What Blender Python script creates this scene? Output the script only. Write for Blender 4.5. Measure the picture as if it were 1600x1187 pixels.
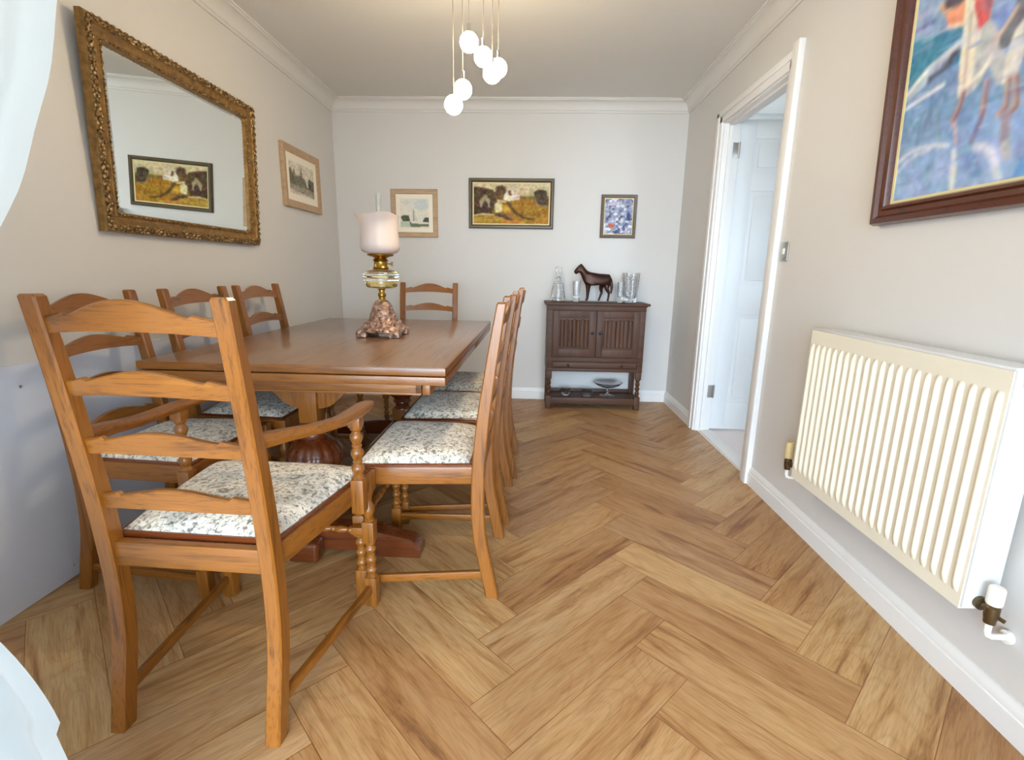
import bpy, bmesh, math, random
import numpy as np
from mathutils import Vector, Matrix

# ------------------------------------------------------------------ scene, camera, light
for o in list(bpy.data.objects):
    bpy.data.objects.remove(o)
SC = bpy.context.scene
COL = SC.collection
PI = math.pi
random.seed(7)
ROOM_L, ROOM_R, ROOM_D, ROOM_H, ROOM_F = -1.614, 1.2045, 4.2285, 2.4, 0.5

cam_d = bpy.data.cameras.new('camera')
cam = bpy.data.objects.new('camera', cam_d)
COL.objects.link(cam)
cam_d.sensor_width = 36.0
cam_d.lens = 769.109 / 1600.0 * 36.0
cam_d.clip_start = 0.02
_r = ((0.9991906126634847, 0.036980095255953166, 0.015830101706262024),
      (-0.02342197299156005, 0.21490571912214457, 0.9763539025731276),
      (0.03270368092971495, -0.9759344263030455, 0.21559792394685268))
cam.matrix_world = Matrix(((_r[0][0], _r[1][0], _r[2][0], 0.0),
                           (_r[0][1], _r[1][1], _r[2][1], 0.0),
                           (_r[0][2], _r[1][2], _r[2][2], 1.09695), (0, 0, 0, 1)))
SC.camera = cam

SC.view_settings.view_transform = 'Standard'
SC.view_settings.look = 'None'
SC.view_settings.gamma = 1.0
SC.view_settings.use_curve_mapping = False
SC.view_settings.exposure = 1.29
SC.cycles.use_denoising = True
SC.cycles.max_bounces = 10
SC.cycles.diffuse_bounces = 6
SC.cycles.transparent_max_bounces = 12

world = bpy.data.worlds.new('daylight')
SC.world = world
world.use_nodes = True
bg = world.node_tree.nodes['Background']
bg.inputs['Color'].default_value = (0.67, 0.84, 1.0, 1)
bg.inputs['Strength'].default_value = 9.0


def portal(name, loc, rot, sx, sy):
    d = bpy.data.lights.new(name, 'AREA')
    d.shape = 'RECTANGLE'
    d.size, d.size_y = sx, sy
    d.cycles.is_portal = True
    o = bpy.data.objects.new(name, d)
    o.location, o.rotation_euler = loc, rot
    COL.objects.link(o)


# portals only tell the renderer where sky light comes in (added patio opening, added hall window)
portal('patio_portal', (-0.2, -2.66, 1.15), (PI / 2, 0, 0), 3.4, 2.2)
portal('hall_portal', (2.25, 1.20, 1.4), (PI / 2, 0, 0), 0.5, 0.9)

BULB_STRENGTH = 42.0


# ------------------------------------------------------------------ helpers: colour, nodes
def s2l(c):
    return tuple((x / 12.92 if x <= 0.04045 else ((x + 0.055) / 1.055) ** 2.4) for x in c)


def rgb(r, g, b):
    return s2l((r / 255, g / 255, b / 255)) + (1.0,)


class NT:
    def __init__(self, name):
        self.m = bpy.data.materials.new(name)
        self.m.use_nodes = True
        self.t = self.m.node_tree
        self.b = self.t.nodes['Principled BSDF']

    def n(self, kind, **kw):
        nd = self.t.nodes.new(kind)
        for k, v in kw.items():
            setattr(nd, k, v)
        return nd

    def link(self, a, b):
        self.t.links.new(a, b)

    def put(self, sock, v):
        if hasattr(v, 'is_output'):
            self.link(v, sock)
        else:
            sock.default_value = v

    def math(self, op, a, b=None, c=None):
        nd = self.n('ShaderNodeMath', operation=op)
        self.put(nd.inputs[0], a)
        if b is not None:
            self.put(nd.inputs[1], b)
        if c is not None:
            self.put(nd.inputs[2], c)
        return nd.outputs[0]

    def vmath(self, op, a, b):
        nd = self.n('ShaderNodeVectorMath', operation=op)
        self.put(nd.inputs[0], a)
        self.put(nd.inputs[1], b)
        return nd.outputs[0]

    def comb(self, x, y, z):
        nd = self.n('ShaderNodeCombineXYZ')
        for s, v in zip(nd.inputs, (x, y, z)):
            self.put(s, v)
        return nd.outputs[0]

    def noise(self, vec, scale=1.0, detail=3.0, rough=0.5, dist=0.0):
        nd = self.n('ShaderNodeTexNoise')
        self.link(vec, nd.inputs['Vector'])
        nd.inputs['Scale'].default_value = scale
        nd.inputs['Detail'].default_value = detail
        nd.inputs['Roughness'].default_value = rough
        nd.inputs['Distortion'].default_value = dist
        return nd.outputs['Fac']

    def ramp(self, fac, stops):
        nd = self.n('ShaderNodeValToRGB')
        self.link(fac, nd.inputs[0])
        el = nd.color_ramp.elements
        while len(el) < len(stops):
            el.new(0.5)
        for e, (p, c) in zip(el, stops):
            e.position, e.color = p, c
        return nd.outputs[0]

    def mix(self, fac, a, b, mode='MIX'):
        nd = self.n('ShaderNodeMix', data_type='RGBA', blend_type=mode)
        self.put(nd.inputs[0], fac)
        self.put(nd.inputs[6], a)
        self.put(nd.inputs[7], b)
        return nd.outputs[2]

    def bump(self, h, strength=0.1, dist=0.01):
        nd = self.n('ShaderNodeBump')
        self.link(h, nd.inputs['Height'])
        nd.inputs['Strength'].default_value = strength
        nd.inputs['Distance'].default_value = dist
        self.link(nd.outputs[0], self.b.inputs['Normal'])

    def objco(self):
        tc = self.n('ShaderNodeTexCoord')
        oi = self.n('ShaderNodeObjectInfo')
        k = self.math('MULTIPLY', oi.outputs['Random'], 23.0)
        return self.vmath('ADD', tc.outputs['Object'], self.comb(k, k, k))

    def set(self, **kw):
        for k, v in kw.items():
            s = self.b.inputs[k.replace('_', ' ')]
            self.put(s, v)
        return self


def plain(name, col, rough=0.5, metal=0.0, **kw):
    t = NT(name)
    t.set(Base_Color=col, Roughness=rough, Metallic=metal, **kw)
    co = t.objco()
    t.bump(t.noise(co, 60.0, 2.0), 0.03, 0.002)
    return t.m


def wood(name, dark, mid, light, axis, rough=0.33, coat=0.25, across=34.0, along=2.2, spec=0.5):
    t = NT(name)
    co = t.objco()
    sc = [across] * 3
    sc['xyz'.index(axis)] = along
    v = t.vmath('MULTIPLY', co, tuple(sc))
    a = t.noise(v, 1.0, 6.0, 0.62, 0.7)
    sc2 = [across * 7] * 3
    sc2['xyz'.index(axis)] = along * 4
    pores = t.noise(t.vmath('MULTIPLY', co, tuple(sc2)), 1.0, 2.0, 0.5)
    c = t.ramp(a, [(0.25, dark), (0.46, mid), (0.62, mid), (0.8, light)])
    pr = t.ramp(pores, [(0.30, (0.42, 0.36, 0.3, 1)), (0.47, (1, 1, 1, 1))])
    c = t.mix(0.65, c, pr, 'MULTIPLY')
    t.set(Base_Color=c, Roughness=rough, Coat_Weight=coat, Coat_Roughness=0.18, Specular_IOR_Level=spec)
    t.bump(pores, 0.08, 0.001)
    return t.m


OAK_D, OAK_M, OAK_L = rgb(78, 42, 8), rgb(136, 81, 22), rgb(172, 111, 40)
OAK = {a: wood('golden_oak_' + a, OAK_D, OAK_M, OAK_L, a) for a in 'xyz'}
TOPW = wood('table_top_oak', rgb(104, 74, 54), rgb(138, 102, 76), rgb(158, 122, 94), 'y', rough=0.28, coat=0.6, across=16, along=1.2)
DARKOAK = {a: wood('polished_dark_oak_' + a, rgb(70, 30, 12), rgb(105, 50, 20), rgb(140, 76, 34), a, rough=0.25, coat=0.6) for a in 'xyz'}
CABW = {a: wood('brown_oak_' + a, rgb(44, 25, 15), rgb(80, 49, 30), rgb(116, 74, 44), a, rough=0.5, coat=0.0, spec=0.35) for a in 'xyz'}
MAHOG = wood('mahogany', rgb(52, 20, 10), rgb(84, 38, 20), rgb(110, 54, 30), 'y', rough=0.35, coat=0.3)
PALEOAK = {a: wood('pale_oak_' + a, rgb(160, 130, 98), rgb(186, 156, 122), rgb(204, 176, 144), a, rough=0.55, coat=0.0) for a in 'xyz'}
OLIVEFRAME = wood('olive_brown_frame', rgb(60, 48, 30), rgb(84, 70, 48), rgb(108, 92, 66), 'x', rough=0.45, coat=0.1)
BROWNFRAME = wood('brown_frame', rgb(68, 50, 34), rgb(98, 78, 58), rgb(120, 100, 78), 'x', rough=0.45, coat=0.1)

WALL = plain('wall_paint', rgb(212, 209, 206), 0.75)
BLUISH_LOW = plain('bluish_lower_wall', rgb(206, 210, 222), 0.7)
CEIL = plain('ceiling_paint', rgb(216, 214, 211), 0.85)
TRIM = plain('white_gloss_paint', rgb(231, 230, 229), 0.38)
DOORW = plain('white_door_paint', rgb(226, 230, 233), 0.4)
CREAM = plain('cream_enamel', rgb(232, 225, 207), 0.35)
ENAMEL = plain('white_enamel', rgb(214, 215, 215), 0.35)
BRASS = plain('aged_brass', rgb(176, 140, 66), 0.28, 1.0)
BRONZEV = plain('dull_brass_valve', rgb(110, 92, 66), 0.4, 0.9)
STEEL = plain('brushed_steel', rgb(178, 176, 172), 0.35, 0.9)
CHROME = plain('chrome', rgb(220, 220, 222), 0.12, 1.0)
BLACKIRON = plain('black_iron', rgb(24, 21, 20), 0.5, 0.3)
WPLASTIC = plain('white_plastic', rgb(240, 238, 230), 0.4)
YPLASTIC = plain('yellowed_plastic', rgb(228, 204, 150), 0.45)
CORD = plain('brown_cord', rgb(120, 104, 86), 0.6)
SLIP = plain('gilt_slip', rgb(214, 200, 148), 0.5)
MATB = plain('cream_mount', rgb(238, 230, 214), 0.8)
BACKING = plain('backing_board', rgb(120, 100, 80), 0.8)
SLAB = plain('patio_stone', rgb(196, 190, 180), 0.9)
VINYL = plain('pale_hall_floor', rgb(232, 222, 220), 0.4)
BRONZE = plain('dark_bronze', rgb(58, 31, 20), 0.4, 0.55)


def mk_gold():
    t = NT('antique_gilt')
    co = t.objco()
    f = t.noise(co, 90.0, 3.0, 0.6)
    t.set(Base_Color=t.ramp(f, [(0.32, rgb(62, 46, 26)), (0.5, rgb(122, 92, 52)), (0.7, rgb(220, 194, 142))]), Roughness=0.38, Metallic=0.55)
    return t.m


def mk_goldflat():
    t = NT('gilt_flat')
    f = t.noise(t.objco(), 40.0, 3.0, 0.6)
    t.set(Base_Color=t.ramp(f, [(0.3, rgb(108, 80, 38)), (0.7, rgb(160, 120, 64))]), Roughness=0.42, Metallic=0.45)
    return t.m


def mk_iron():
    t = NT('ornate_cast_iron')
    co = t.objco()
    f = t.noise(co, 55.0, 4.0, 0.6)
    vo = t.n('ShaderNodeTexVoronoi')
    t.link(co, vo.inputs['Vector'])
    vo.inputs['Scale'].default_value = 48.0
    t.set(Base_Color=t.ramp(f, [(0.32, rgb(66, 46, 38)), (0.5, rgb(150, 116, 98)), (0.7, rgb(206, 172, 150))]), Roughness=0.45, Metallic=0.45)
    t.bump(vo.outputs['Distance'], 0.55, 0.006)
    return t.m


def mk_fabric():
    t = NT('floral_tapestry')
    co = t.objco()
    a = t.noise(co, 44.0, 6.0, 0.75, 1.0)
    b = t.noise(co, 95.0, 3.0, 0.6, 0.5)
    big = t.noise(co, 9.0, 2.0, 0.5, 0.6)
    c = t.ramp(a, [(0.28, rgb(78, 76, 74)), (0.39, rgb(146, 140, 128)), (0.46, rgb(218, 211, 198)), (0.60, rgb(240, 235, 226)), (0.72, rgb(184, 154, 122))])
    d = t.ramp(b, [(0.36, rgb(92, 84, 76)), (0.48, rgb(255, 255, 255))])
    c = t.mix(0.8, c, d, 'MULTIPLY')
    g = t.ramp(big, [(0.34, rgb(178, 180, 178)), (0.5, rgb(255, 252, 246)), (0.7, rgb(236, 222, 200))])
    c = t.mix(0.6, c, g, 'MULTIPLY')
    t.set(Base_Color=c, Roughness=0.9, Sheen_Weight=0.15)
    t.bump(b, 0.3, 0.003)
    return t.m


def mk_floor():
    t = NT('herringbone_oak_planks')
    W, U0, V0, n = 0.168, 0.482, 0.503, 4
    geo = t.n('ShaderNodeNewGeometry')
    sp = t.n('ShaderNodeSeparateXYZ')
    t.link(geo.outputs['Position'], sp.inputs[0])
    x, y = sp.outputs[0], sp.outputs[1]
    r2 = 1 / math.sqrt(2)
    u = t.math('MULTIPLY_ADD', t.math('ADD', x, y), r2 / W, -U0 / W + 400)
    v = t.math('MULTIPLY_ADD', t.math('SUBTRACT', y, x), r2 / W, -V0 / W + 400)
    i, j = t.math('FLOOR', u), t.math('FLOOR', v)
    m = t.math('FLOORED_MODULO', t.math('SUBTRACT', i, j), 2.0 * n)
    horiz = t.math('LESS_THAN', m, n - 0.5)
    # horizontal plank: starts at i-m ; vertical plank: starts at j-(7-m)
    hs = t.math('SUBTRACT', i, m)
    vs = t.math('SUBTRACT', j, t.math('SUBTRACT', 2.0 * n - 1, m))

    def sel(a, b):
        nd = t.n('ShaderNodeMix', data_type='FLOAT')
        t.link(horiz, nd.inputs[0])
        t.link(b, nd.inputs[2])
        t.link(a, nd.inputs[3])
        return nd.outputs[0]
    idx = sel(hs, i)
    idy = sel(j, vs)
    along = sel(t.math('SUBTRACT', u, hs), t.math('SUBTRACT', v, vs))
    acr = sel(t.math('SUBTRACT', v, j), t.math('SUBTRACT', u, i))
    wn = t.n('ShaderNodeTexWhiteNoise', noise_dimensions='3D')
    t.link(t.comb(idx, idy, horiz), wn.inputs['Vector'])
    rnd = wn.outputs['Value']
    k = t.math('MULTIPLY', rnd, 91.0)
    k2 = t.math('MULTIPLY', rnd, 37.0)
    p = t.comb(t.math('MULTIPLY_ADD', along, 0.38, k), t.math('MULTIPLY_ADD', acr, 3.4, k2), k)
    bands = t.noise(p, 1.0, 5.0, 0.6, 0.7)
    # cathedral rings: contour lines of a long smooth field
    field = t.noise(t.comb(t.math('MULTIPLY_ADD', along, 0.28, k2), t.math('MULTIPLY_ADD', acr, 1.3, k), k2), 1.0, 0.4, 0.4, 0.15)
    rings = t.math('ABSOLUTE', t.math('SUBTRACT', t.math('FRACT', t.math('MULTIPLY', field, 17.0)), 0.5))
    fine = t.noise(t.comb(t.math('MULTIPLY_ADD', along, 2.5, k), t.math('MULTIPLY', acr, 42.0), k), 1.0, 3.0, 0.6)
    base = t.ramp(rnd, [(0.0, rgb(168, 128, 86)), (0.35, rgb(184, 146, 102)), (0.7, rgb(196, 162, 115)), (1.0, rgb(174, 137, 101))])
    streak = t.ramp(bands, [(0.26, rgb(112, 76, 46)), (0.36, rgb(198, 168, 136)), (0.46, rgb(240, 226, 206)), (0.6, rgb(255, 255, 255)), (0.76, rgb(255, 238, 204))])
    c = t.mix(0.8, base, streak, 'MULTIPLY')
    rg = t.ramp(rings, [(0.0, rgb(190, 158, 126)), (0.16, rgb(255, 255, 255))])
    c = t.mix(0.18, c, rg, 'MULTIPLY')
    fn = t.ramp(fine, [(0.3, rgb(196, 176, 152)), (0.55, rgb(255, 255, 255))])
    c = t.mix(0.55, c, fn, 'MULTIPLY')
    e1 = t.math('MINIMUM', acr, t.math('SUBTRACT', 1.0, acr))
    e2 = t.math('MINIMUM', along, t.math('SUBTRACT', float(n), along))
    edge = t.math('GREATER_THAN', t.math('MINIMUM', e1, e2), 0.007)
    c = t.mix(edge, t.mix(1.0, c, rgb(196, 174, 150), 'MULTIPLY'), c)
    t.set(Base_Color=c, Roughness=0.42, Specular_IOR_Level=0.4)
    t.bump(fine, 0.05, 0.001)
    return t.m


def mk_glass(name, col=(1, 1, 1, 1), rough=0.0, ior=1.5):
    t = NT(name)
    t.set(Base_Color=col, Roughness=rough, Transmission_Weight=1.0, IOR=ior)
    return t.m


def mk_cutglass():
    t = NT('cut_glass')
    t.set(Base_Color=(0.97, 0.98, 1.0, 1), Roughness=0.03, Transmission_Weight=1.0, IOR=1.5)
    vo = t.n('ShaderNodeTexVoronoi')
    t.link(t.objco(), vo.inputs['Vector'])
    vo.inputs['Scale'].default_value = 90.0
    t.bump(vo.outputs['Distance'], 0.35, 0.004)
    return t.m


def mk_frosted():
    t = NT('frosted_pink_glass')
    tr = t.n('ShaderNodeBsdfTranslucent')
    tr.inputs['Color'].default_value = rgb(238, 228, 222)
    t.set(Base_Color=rgb(238, 226, 220), Roughness=0.3)
    mx = t.n('ShaderNodeMixShader')
    mx.inputs[0].default_value = 0.45
    t.link(t.b.outputs[0], mx.inputs[1])
    t.link(tr.outputs[0], mx.inputs[2])
    t.link(mx.outputs[0], t.t.nodes['Material Output'].inputs['Surface'])
    return t.m


def mk_sheer():
    t = NT('white_voile')
    tr = t.n('ShaderNodeBsdfTranslucent')
    tr.inputs['Color'].default_value = rgb(226, 232, 234)
    t.set(Base_Color=rgb(158, 164, 165), Roughness=0.85)
    mx = t.n('ShaderNodeMixShader')
    mx.inputs[0].default_value = 0.5
    t.link(t.b.outputs[0], mx.inputs[1])
    t.link(tr.outputs[0], mx.inputs[2])
    t.link(mx.outputs[0], t.t.nodes['Material Output'].inputs['Surface'])
    return t.m


def mk_emit(name, col, strength):
    t = NT(name)
    t.set(Base_Color=(1, 1, 1, 1), Emission_Color=col, Emission_Strength=strength, Roughness=0.3)
    return t.m


def mk_paint():
    t = NT('painted_canvas')
    at = t.n('ShaderNodeAttribute', attribute_name='paint')
    t.set(Base_Color=at.outputs['Color'], Roughness=0.6, Specular_IOR_Level=0.25)
    return t.m


def mk_mirror():
    t = NT('mirror_silver')
    t.set(Base_Color=(0.86, 0.9, 0.87, 1), Metallic=1.0, Roughness=0.0)
    return t.m


GOLD, GOLDFLAT, IRON, FABRIC, FLOORM = mk_gold(), mk_goldflat(), mk_iron(), mk_fabric(), mk_floor()
GLASS, CUTGLASS = mk_glass('clear_glass', (0.93, 0.95, 0.92, 1)), mk_cutglass()
FROST, SHEER = mk_frosted(), mk_sheer()
BULB = mk_emit('lit_globe', (1.0, 0.81, 0.52, 1), BULB_STRENGTH)
PAINT, MIRROR = mk_paint(), mk_mirror()


# ------------------------------------------------------------------ helpers: meshes
class MB:
    """collects shapes into one bmesh, then links them as one object"""

    def __init__(self):
        self.bm = bmesh.new()

    def add(self, fn_verts, faces):
        vs = [self.bm.verts.new(v) for v in fn_verts]
        for f in faces:
            try:
                self.bm.faces.new([vs[i] for i in f])
            except ValueError:
                pass
        return vs

    def box(self, x0, x1, y0, y1, z0, z1, bev=0.0, mtx=None, seg=2):
        co = [(x, y, z) for x in (x0, x1) for y in (y0, y1) for z in (z0, z1)]
        if mtx is not None:
            co = [mtx @ Vector(c) for c in co]
        vs = self.add(co, [(0, 1, 3, 2), (4, 6, 7, 5), (0, 4, 5, 1), (2, 3, 7, 6), (0, 2, 6, 4), (1, 5, 7, 3)])
        if bev > 0:
            es = {e for v in vs for e in v.link_edges}
            bmesh.ops.bevel(self.bm, geom=list(es), offset=bev, segments=seg, affect='EDGES', profile=0.6)

    def bar(self, a, b, w, h, up=(0, 0, 1), bev=0.0):
        a, b = Vector(a), Vector(b)
        d = (b - a)
        L = d.length
        d.normalize()
        s = d.cross(Vector(up)).normalized()
        u = s.cross(d).normalized()
        m = Matrix(((s.x, d.x, u.x, a.x), (s.y, d.y, u.y, a.y), (s.z, d.z, u.z, a.z), (0, 0, 0, 1)))
        self.box(-w / 2, w / 2, 0, L, -h / 2, h / 2, bev, m)

    def rings(self, rings, cap=True, closed=False):
        """rings: list of lists of points (same count), skinned into tube"""
        vs = [[self.bm.verts.new(p) for p in r] for r in rings]
        n = len(vs[0])
        R = len(vs)
        for k in range(R if closed else R - 1):
            a, b = vs[k], vs[(k + 1) % R]
            for q in range(n):
                self.bm.faces.new((a[q], a[(q + 1) % n], b[(q + 1) % n], b[q]))
        if cap and not closed:
            self.bm.faces.new(list(reversed(vs[0])))
            self.bm.faces.new(vs[-1])

    def lathe(self, prof, c=(0, 0, 0), axis='z', seg=20, cap=True, flute=None):
        """prof: (r, h) list along the axis; flute(k, theta)->radius factor"""
        rings = []
        for (r, h) in prof:
            ring = []
            for q in range(seg):
                a = 2 * PI * q / seg
                rr = max(r, 1e-4) * (flute(h, a) if flute else 1.0)
                p, s = rr * math.cos(a), rr * math.sin(a)
                if axis == 'z':
                    ring.append((c[0] + p, c[1] + s, c[2] + h))
                elif axis == 'x':
                    ring.append((c[0] + h, c[1] + p, c[2] + s))
                else:
                    ring.append((c[0] + s, c[1] + h, c[2] + p))
            rings.append(ring)
        self.rings(rings, cap)

    def tube(self, pts, r, seg=10, cap=True):
        pts = [Vector(p) for p in pts]
        rings = []
        ref = None
        for k, p in enumerate(pts):
            d = (pts[min(k + 1, len(pts) - 1)] - pts[max(k - 1, 0)]).normalized()
            if ref is None:
                ref = Vector((0, 0, 1)) if abs(d.z) < 0.9 else Vector((1, 0, 0))
            s = d.cross(ref).normalized()
            u = s.cross(d).normalized()
            ref = u
            rr = r(k / (len(pts) - 1)) if callable(r) else r
            rings.append([p + s * rr * math.cos(2 * PI * q / seg) + u * rr * math.sin(2 * PI * q / seg) for q in range(seg)])
        self.rings(rings, cap)

    def strip_prism(self, A, B, lo, hi):
        """solid between matching 3D polylines: A,B are functions side->points"""
        n = len(A(lo))
        rings = []
        a0, a1, b0, b1 = A(lo), A(hi), B(lo), B(hi)
        for k in range(n):
            rings.append([a0[k], a1[k], b1[k], b0[k]])
        self.rings(rings)

    def sphere(self, c, r, seg=16, sx=1, sy=1, sz=1):
        m = Matrix.Translation(c) @ Matrix.Diagonal((r * sx, r * sy, r * sz, 1))
        bmesh.ops.create_uvsphere(self.bm, u_segments=seg, v_segments=max(6, seg // 2), radius=1.0, matrix=m)

    def build(self, name, mat, parent=None, smooth=35, label=None):
        bmesh.ops.recalc_face_normals(self.bm, faces=self.bm.faces[:])
        me = bpy.data.meshes.new(name)
        self.bm.to_mesh(me)
        self.bm.free()
        if mat is not None:
            me.materials.append(mat)
        if smooth:
            me.polygons.foreach_set('use_smooth', [True] * len(me.polygons))
            me.set_sharp_from_angle(angle=math.radians(smooth))
        o = bpy.data.objects.new(name, me)
        COL.objects.link(o)
        if parent is not None:
            o.parent = parent
        if label:
            o['label'] = label
        return o


def thing(name, label, cat, loc=(0, 0, 0), rz=0.0, group=None):
    o = bpy.data.objects.new(name, None)
    o.empty_display_size = 0.1
    COL.objects.link(o)
    o.location, o.rotation_euler = loc, (0, 0, rz)
    o['label'], o['category'] = label, cat
    if group:
        o['group'] = group
    return o


def tag(o, label, cat, group=None):
    o['label'], o['category'] = label, cat
    if group:
        o['group'] = group
    return o


def struct(name, mb, mat, parent=None, smooth=35):
    o = mb.build(name, mat, parent, smooth)
    if parent is None:
        o['kind'] = 'structure'
    return o


def dup(root, loc, rz, label, group=None):
    r = root.copy()
    COL.objects.link(r)
    r.location, r.rotation_euler = loc, (0, 0, rz)
    r['label'] = label
    if group:
        r['group'] = group
    for ch in list(root.children):
        c = ch.copy()
        COL.objects.link(c)
        c.parent = r
        for g in list(ch.children):
            d = g.copy()
            COL.objects.link(d)
            d.parent = c
    return r


def interp(tab, n):
    """catmull-style resample of (z, f) table"""
    out = []
    z0, z1 = tab[0][0], tab[-1][0]
    for k in range(n + 1):
        z = z0 + (z1 - z0) * k / n
        q = 0
        while q < len(tab) - 2 and z > tab[q + 1][0]:
            q += 1
        p1, p2 = tab[q], tab[q + 1]
        p0 = tab[q - 1] if q > 0 else p1
        p3 = tab[q + 2] if q + 2 < len(tab) else p2
        t = (z - p1[0]) / (p2[0] - p1[0])
        m1 = (p2[1] - p0[1]) / max(p2[0] - p0[0], 1e-6) * (p2[0] - p1[0])
        m2 = (p3[1] - p1[1]) / max(p3[0] - p1[0], 1e-6) * (p2[0] - p1[0])
        h = (2 * t ** 3 - 3 * t * t + 1) * p1[1] + (t ** 3 - 2 * t * t + t) * m1 + (-2 * t ** 3 + 3 * t * t) * p2[1] + (t ** 3 - t * t) * m2
        out.append((z, h))
    return out


# ------------------------------------------------------------------ room shell
L, R, D, H, F = ROOM_L, ROOM_R, ROOM_D, ROOM_H, ROOM_F
T = 0.12
m = MB(); m.box(L - T, R + 0.02, F - T, D + T, -0.1, 0.0); struct('floor', m, FLOORM, smooth=0)
m = MB(); m.box(L - T, R + 1.9, F - T, D + 0.6, H, H + 0.1); struct('ceiling', m, CEIL, smooth=0)
m = MB(); m.box(L - T, L, F - T, D + T, 0, H); struct('wall_left', m, WALL, smooth=0)
m = MB(); m.box(L - T, R + 0.1, D, D + T, 0, H); struct('wall_back', m, WALL, smooth=0)
DY0, DY1, DZ = 2.60, 3.45, 2.03
HW = R + 0.10            # hall face of the right wall
m = MB()
m.box(R, HW, F - T, DY0, 0, H)
m.box(R, HW, DY1, D + T, 0, H)
m.box(R, HW, DY0, DY1, DZ + 0.02, H)
struct('wall_right', m, WALL, smooth=0)
m = MB()
m.box(L, -1.5, F - T, F, 0, H)
m.box(1.05, R, F - T, F, 0, H)
m.box(-1.5, 1.05, F - T, F, 2.12, H)
struct('wall_front', m, WALL, smooth=0)
# invented unseen lounge behind the camera; its wide opening brings even daylight into the room
GX0, GX1, GY = -2.3, 1.9, -2.6
m = MB(); m.box(GX0 - T, GX1 + T, GY - T, F - T, -0.1, 0.0); struct('floor_added_lounge', m, FLOORM, smooth=0)
m = MB(); m.box(GX0 - T, GX1 + T, GY - T, F - T, H, H + 0.1); struct('ceiling_added_lounge', m, CEIL, smooth=0)
m = MB(); m.box(GX0 - T, GX0, GY - T, F, 0, H); m.box(GX0, L, F - T, F, 0, H); struct('wall_added_lounge_left', m, WALL, smooth=0)
m = MB(); m.box(GX1, GX1 + T, GY - T, F, 0, H); m.box(R, GX1, F - T, F, 0, H); struct('wall_added_lounge_right', m, WALL, smooth=0)
m = MB()
m.box(GX0, -1.9, GY - T, GY, 0, H); m.box(1.5, GX1, GY - T, GY, 0, H); m.box(-1.9, 1.5, GY - T, GY, 2.25, H)
struct('wall_added_lounge_back', m, WALL, smooth=0)
m = MB()
for x in (-1.87, -0.77, 0.37, 1.47):
    m.box(x - 0.03, x + 0.03, GY - 0.09, GY - 0.03, 0.05, 2.2, 0.004)
m.box(-1.9, 1.5, GY - 0.09, GY - 0.03, 2.19, 2.25, 0.004); m.box(-1.9, 1.5, GY - 0.09, GY - 0.03, 0.0, 0.06, 0.004)
struct('window_added_lounge', m, TRIM)
m = MB(); m.box(-14, 14, -14, 14, -0.2, -0.105); struct('ground', m, SLAB, smooth=0)
# thin bluish layer over the lower left wall
m = MB(); m.box(L, L + 0.004, F, 3.2, 0.003, 0.785, 0.0015); low_band = struct('wall_left_lower_band', m, BLUISH_LOW)
for (yy, zz) in ((1.462, 0.715), (1.52, 0.045)):
    m = MB(); m.lathe([(0.005, 0.0038), (0.004, 0.0052), (0.001, 0.0055)], (L, yy, zz), axis='x', seg=10); m.build('screw_head', STEEL, low_band)

# coving: stepped cove profile (distance from wall, drop from ceiling)
COVE = [(0.0, 0.088), (0.010, 0.088), (0.012, 0.076), (0.018, 0.074)]
for k in range(0, 9):
    a = k / 8 * PI / 2
    COVE.append((0.076 - 0.056 * math.cos(a), 0.072 - 0.056 * math.sin(a)))
COVE += [(0.078, 0.010), (0.088, 0.010), (0.088, 0.0)]


def run(mb, prof, a, b, inward, z, sign, ma, mb_):
    """extrude profile along a->b; mitre ends by ma, mb_ (+1 shortens with distance)"""
    a, b, inw = Vector(a), Vector(b), Vector(inward)
    d = (b - a).normalized()
    r0, r1 = [], []
    for (p, h) in prof:
        r0.append(a + inw * p + d * p * ma + Vector((0, 0, z + sign * h)))
        r1.append(b + inw * p - d * p * mb_ + Vector((0, 0, z + sign * h)))
    n = len(prof)
    v0 = [mb.bm.verts.new(p) for p in r0]
    v1 = [mb.bm.verts.new(p) for p in r1]
    for k in range(n - 1):
        mb.bm.faces.new((v0[k], v0[k + 1], v1[k + 1], v1[k]))
    mb.bm.faces.new(list(reversed(v0)))
    mb.bm.faces.new(v1)


CP = COVE + [(0.0, 0.0)]
m = MB(); run(m, CP, (L, F, 0), (L, D, 0), (1, 0, 0), H, -1, 0, 1); struct('trim_2', m, CEIL)
m = MB(); run(m, CP, (L, D, 0), (R, D, 0), (0, -1, 0), H, -1, 1, 1); struct('trim_3', m, CEIL)
m = MB(); run(m, CP, (R, F, 0), (R, D, 0), (-1, 0, 0), H, -1, 0, 1); struct('trim_4', m, CEIL)
# skirting
SK = [(0.0, 0.0), (0.016, 0.0), (0.016, 0.064), (0.012, 0.067), (0.013, 0.074), (0.009, 0.086), (0.005, 0.092), (0.004, 0.098), (0.0, 0.098)]
m = MB(); run(m, SK, (L, D, 0), (R, D, 0), (0, -1, 0), 0, 1, 0, 1); struct('baseboard_back', m, TRIM)
m = MB(); run(m, SK, (R, F, 0), (R, DY0 - 0.085, 0), (-1, 0, 0), 0, 1, 0, 0); run(m, SK, (R, DY1 + 0.072, 0), (R, D, 0), (-1, 0, 0), 0, 1, 0, 1); struct('baseboard_right', m, TRIM)

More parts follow.
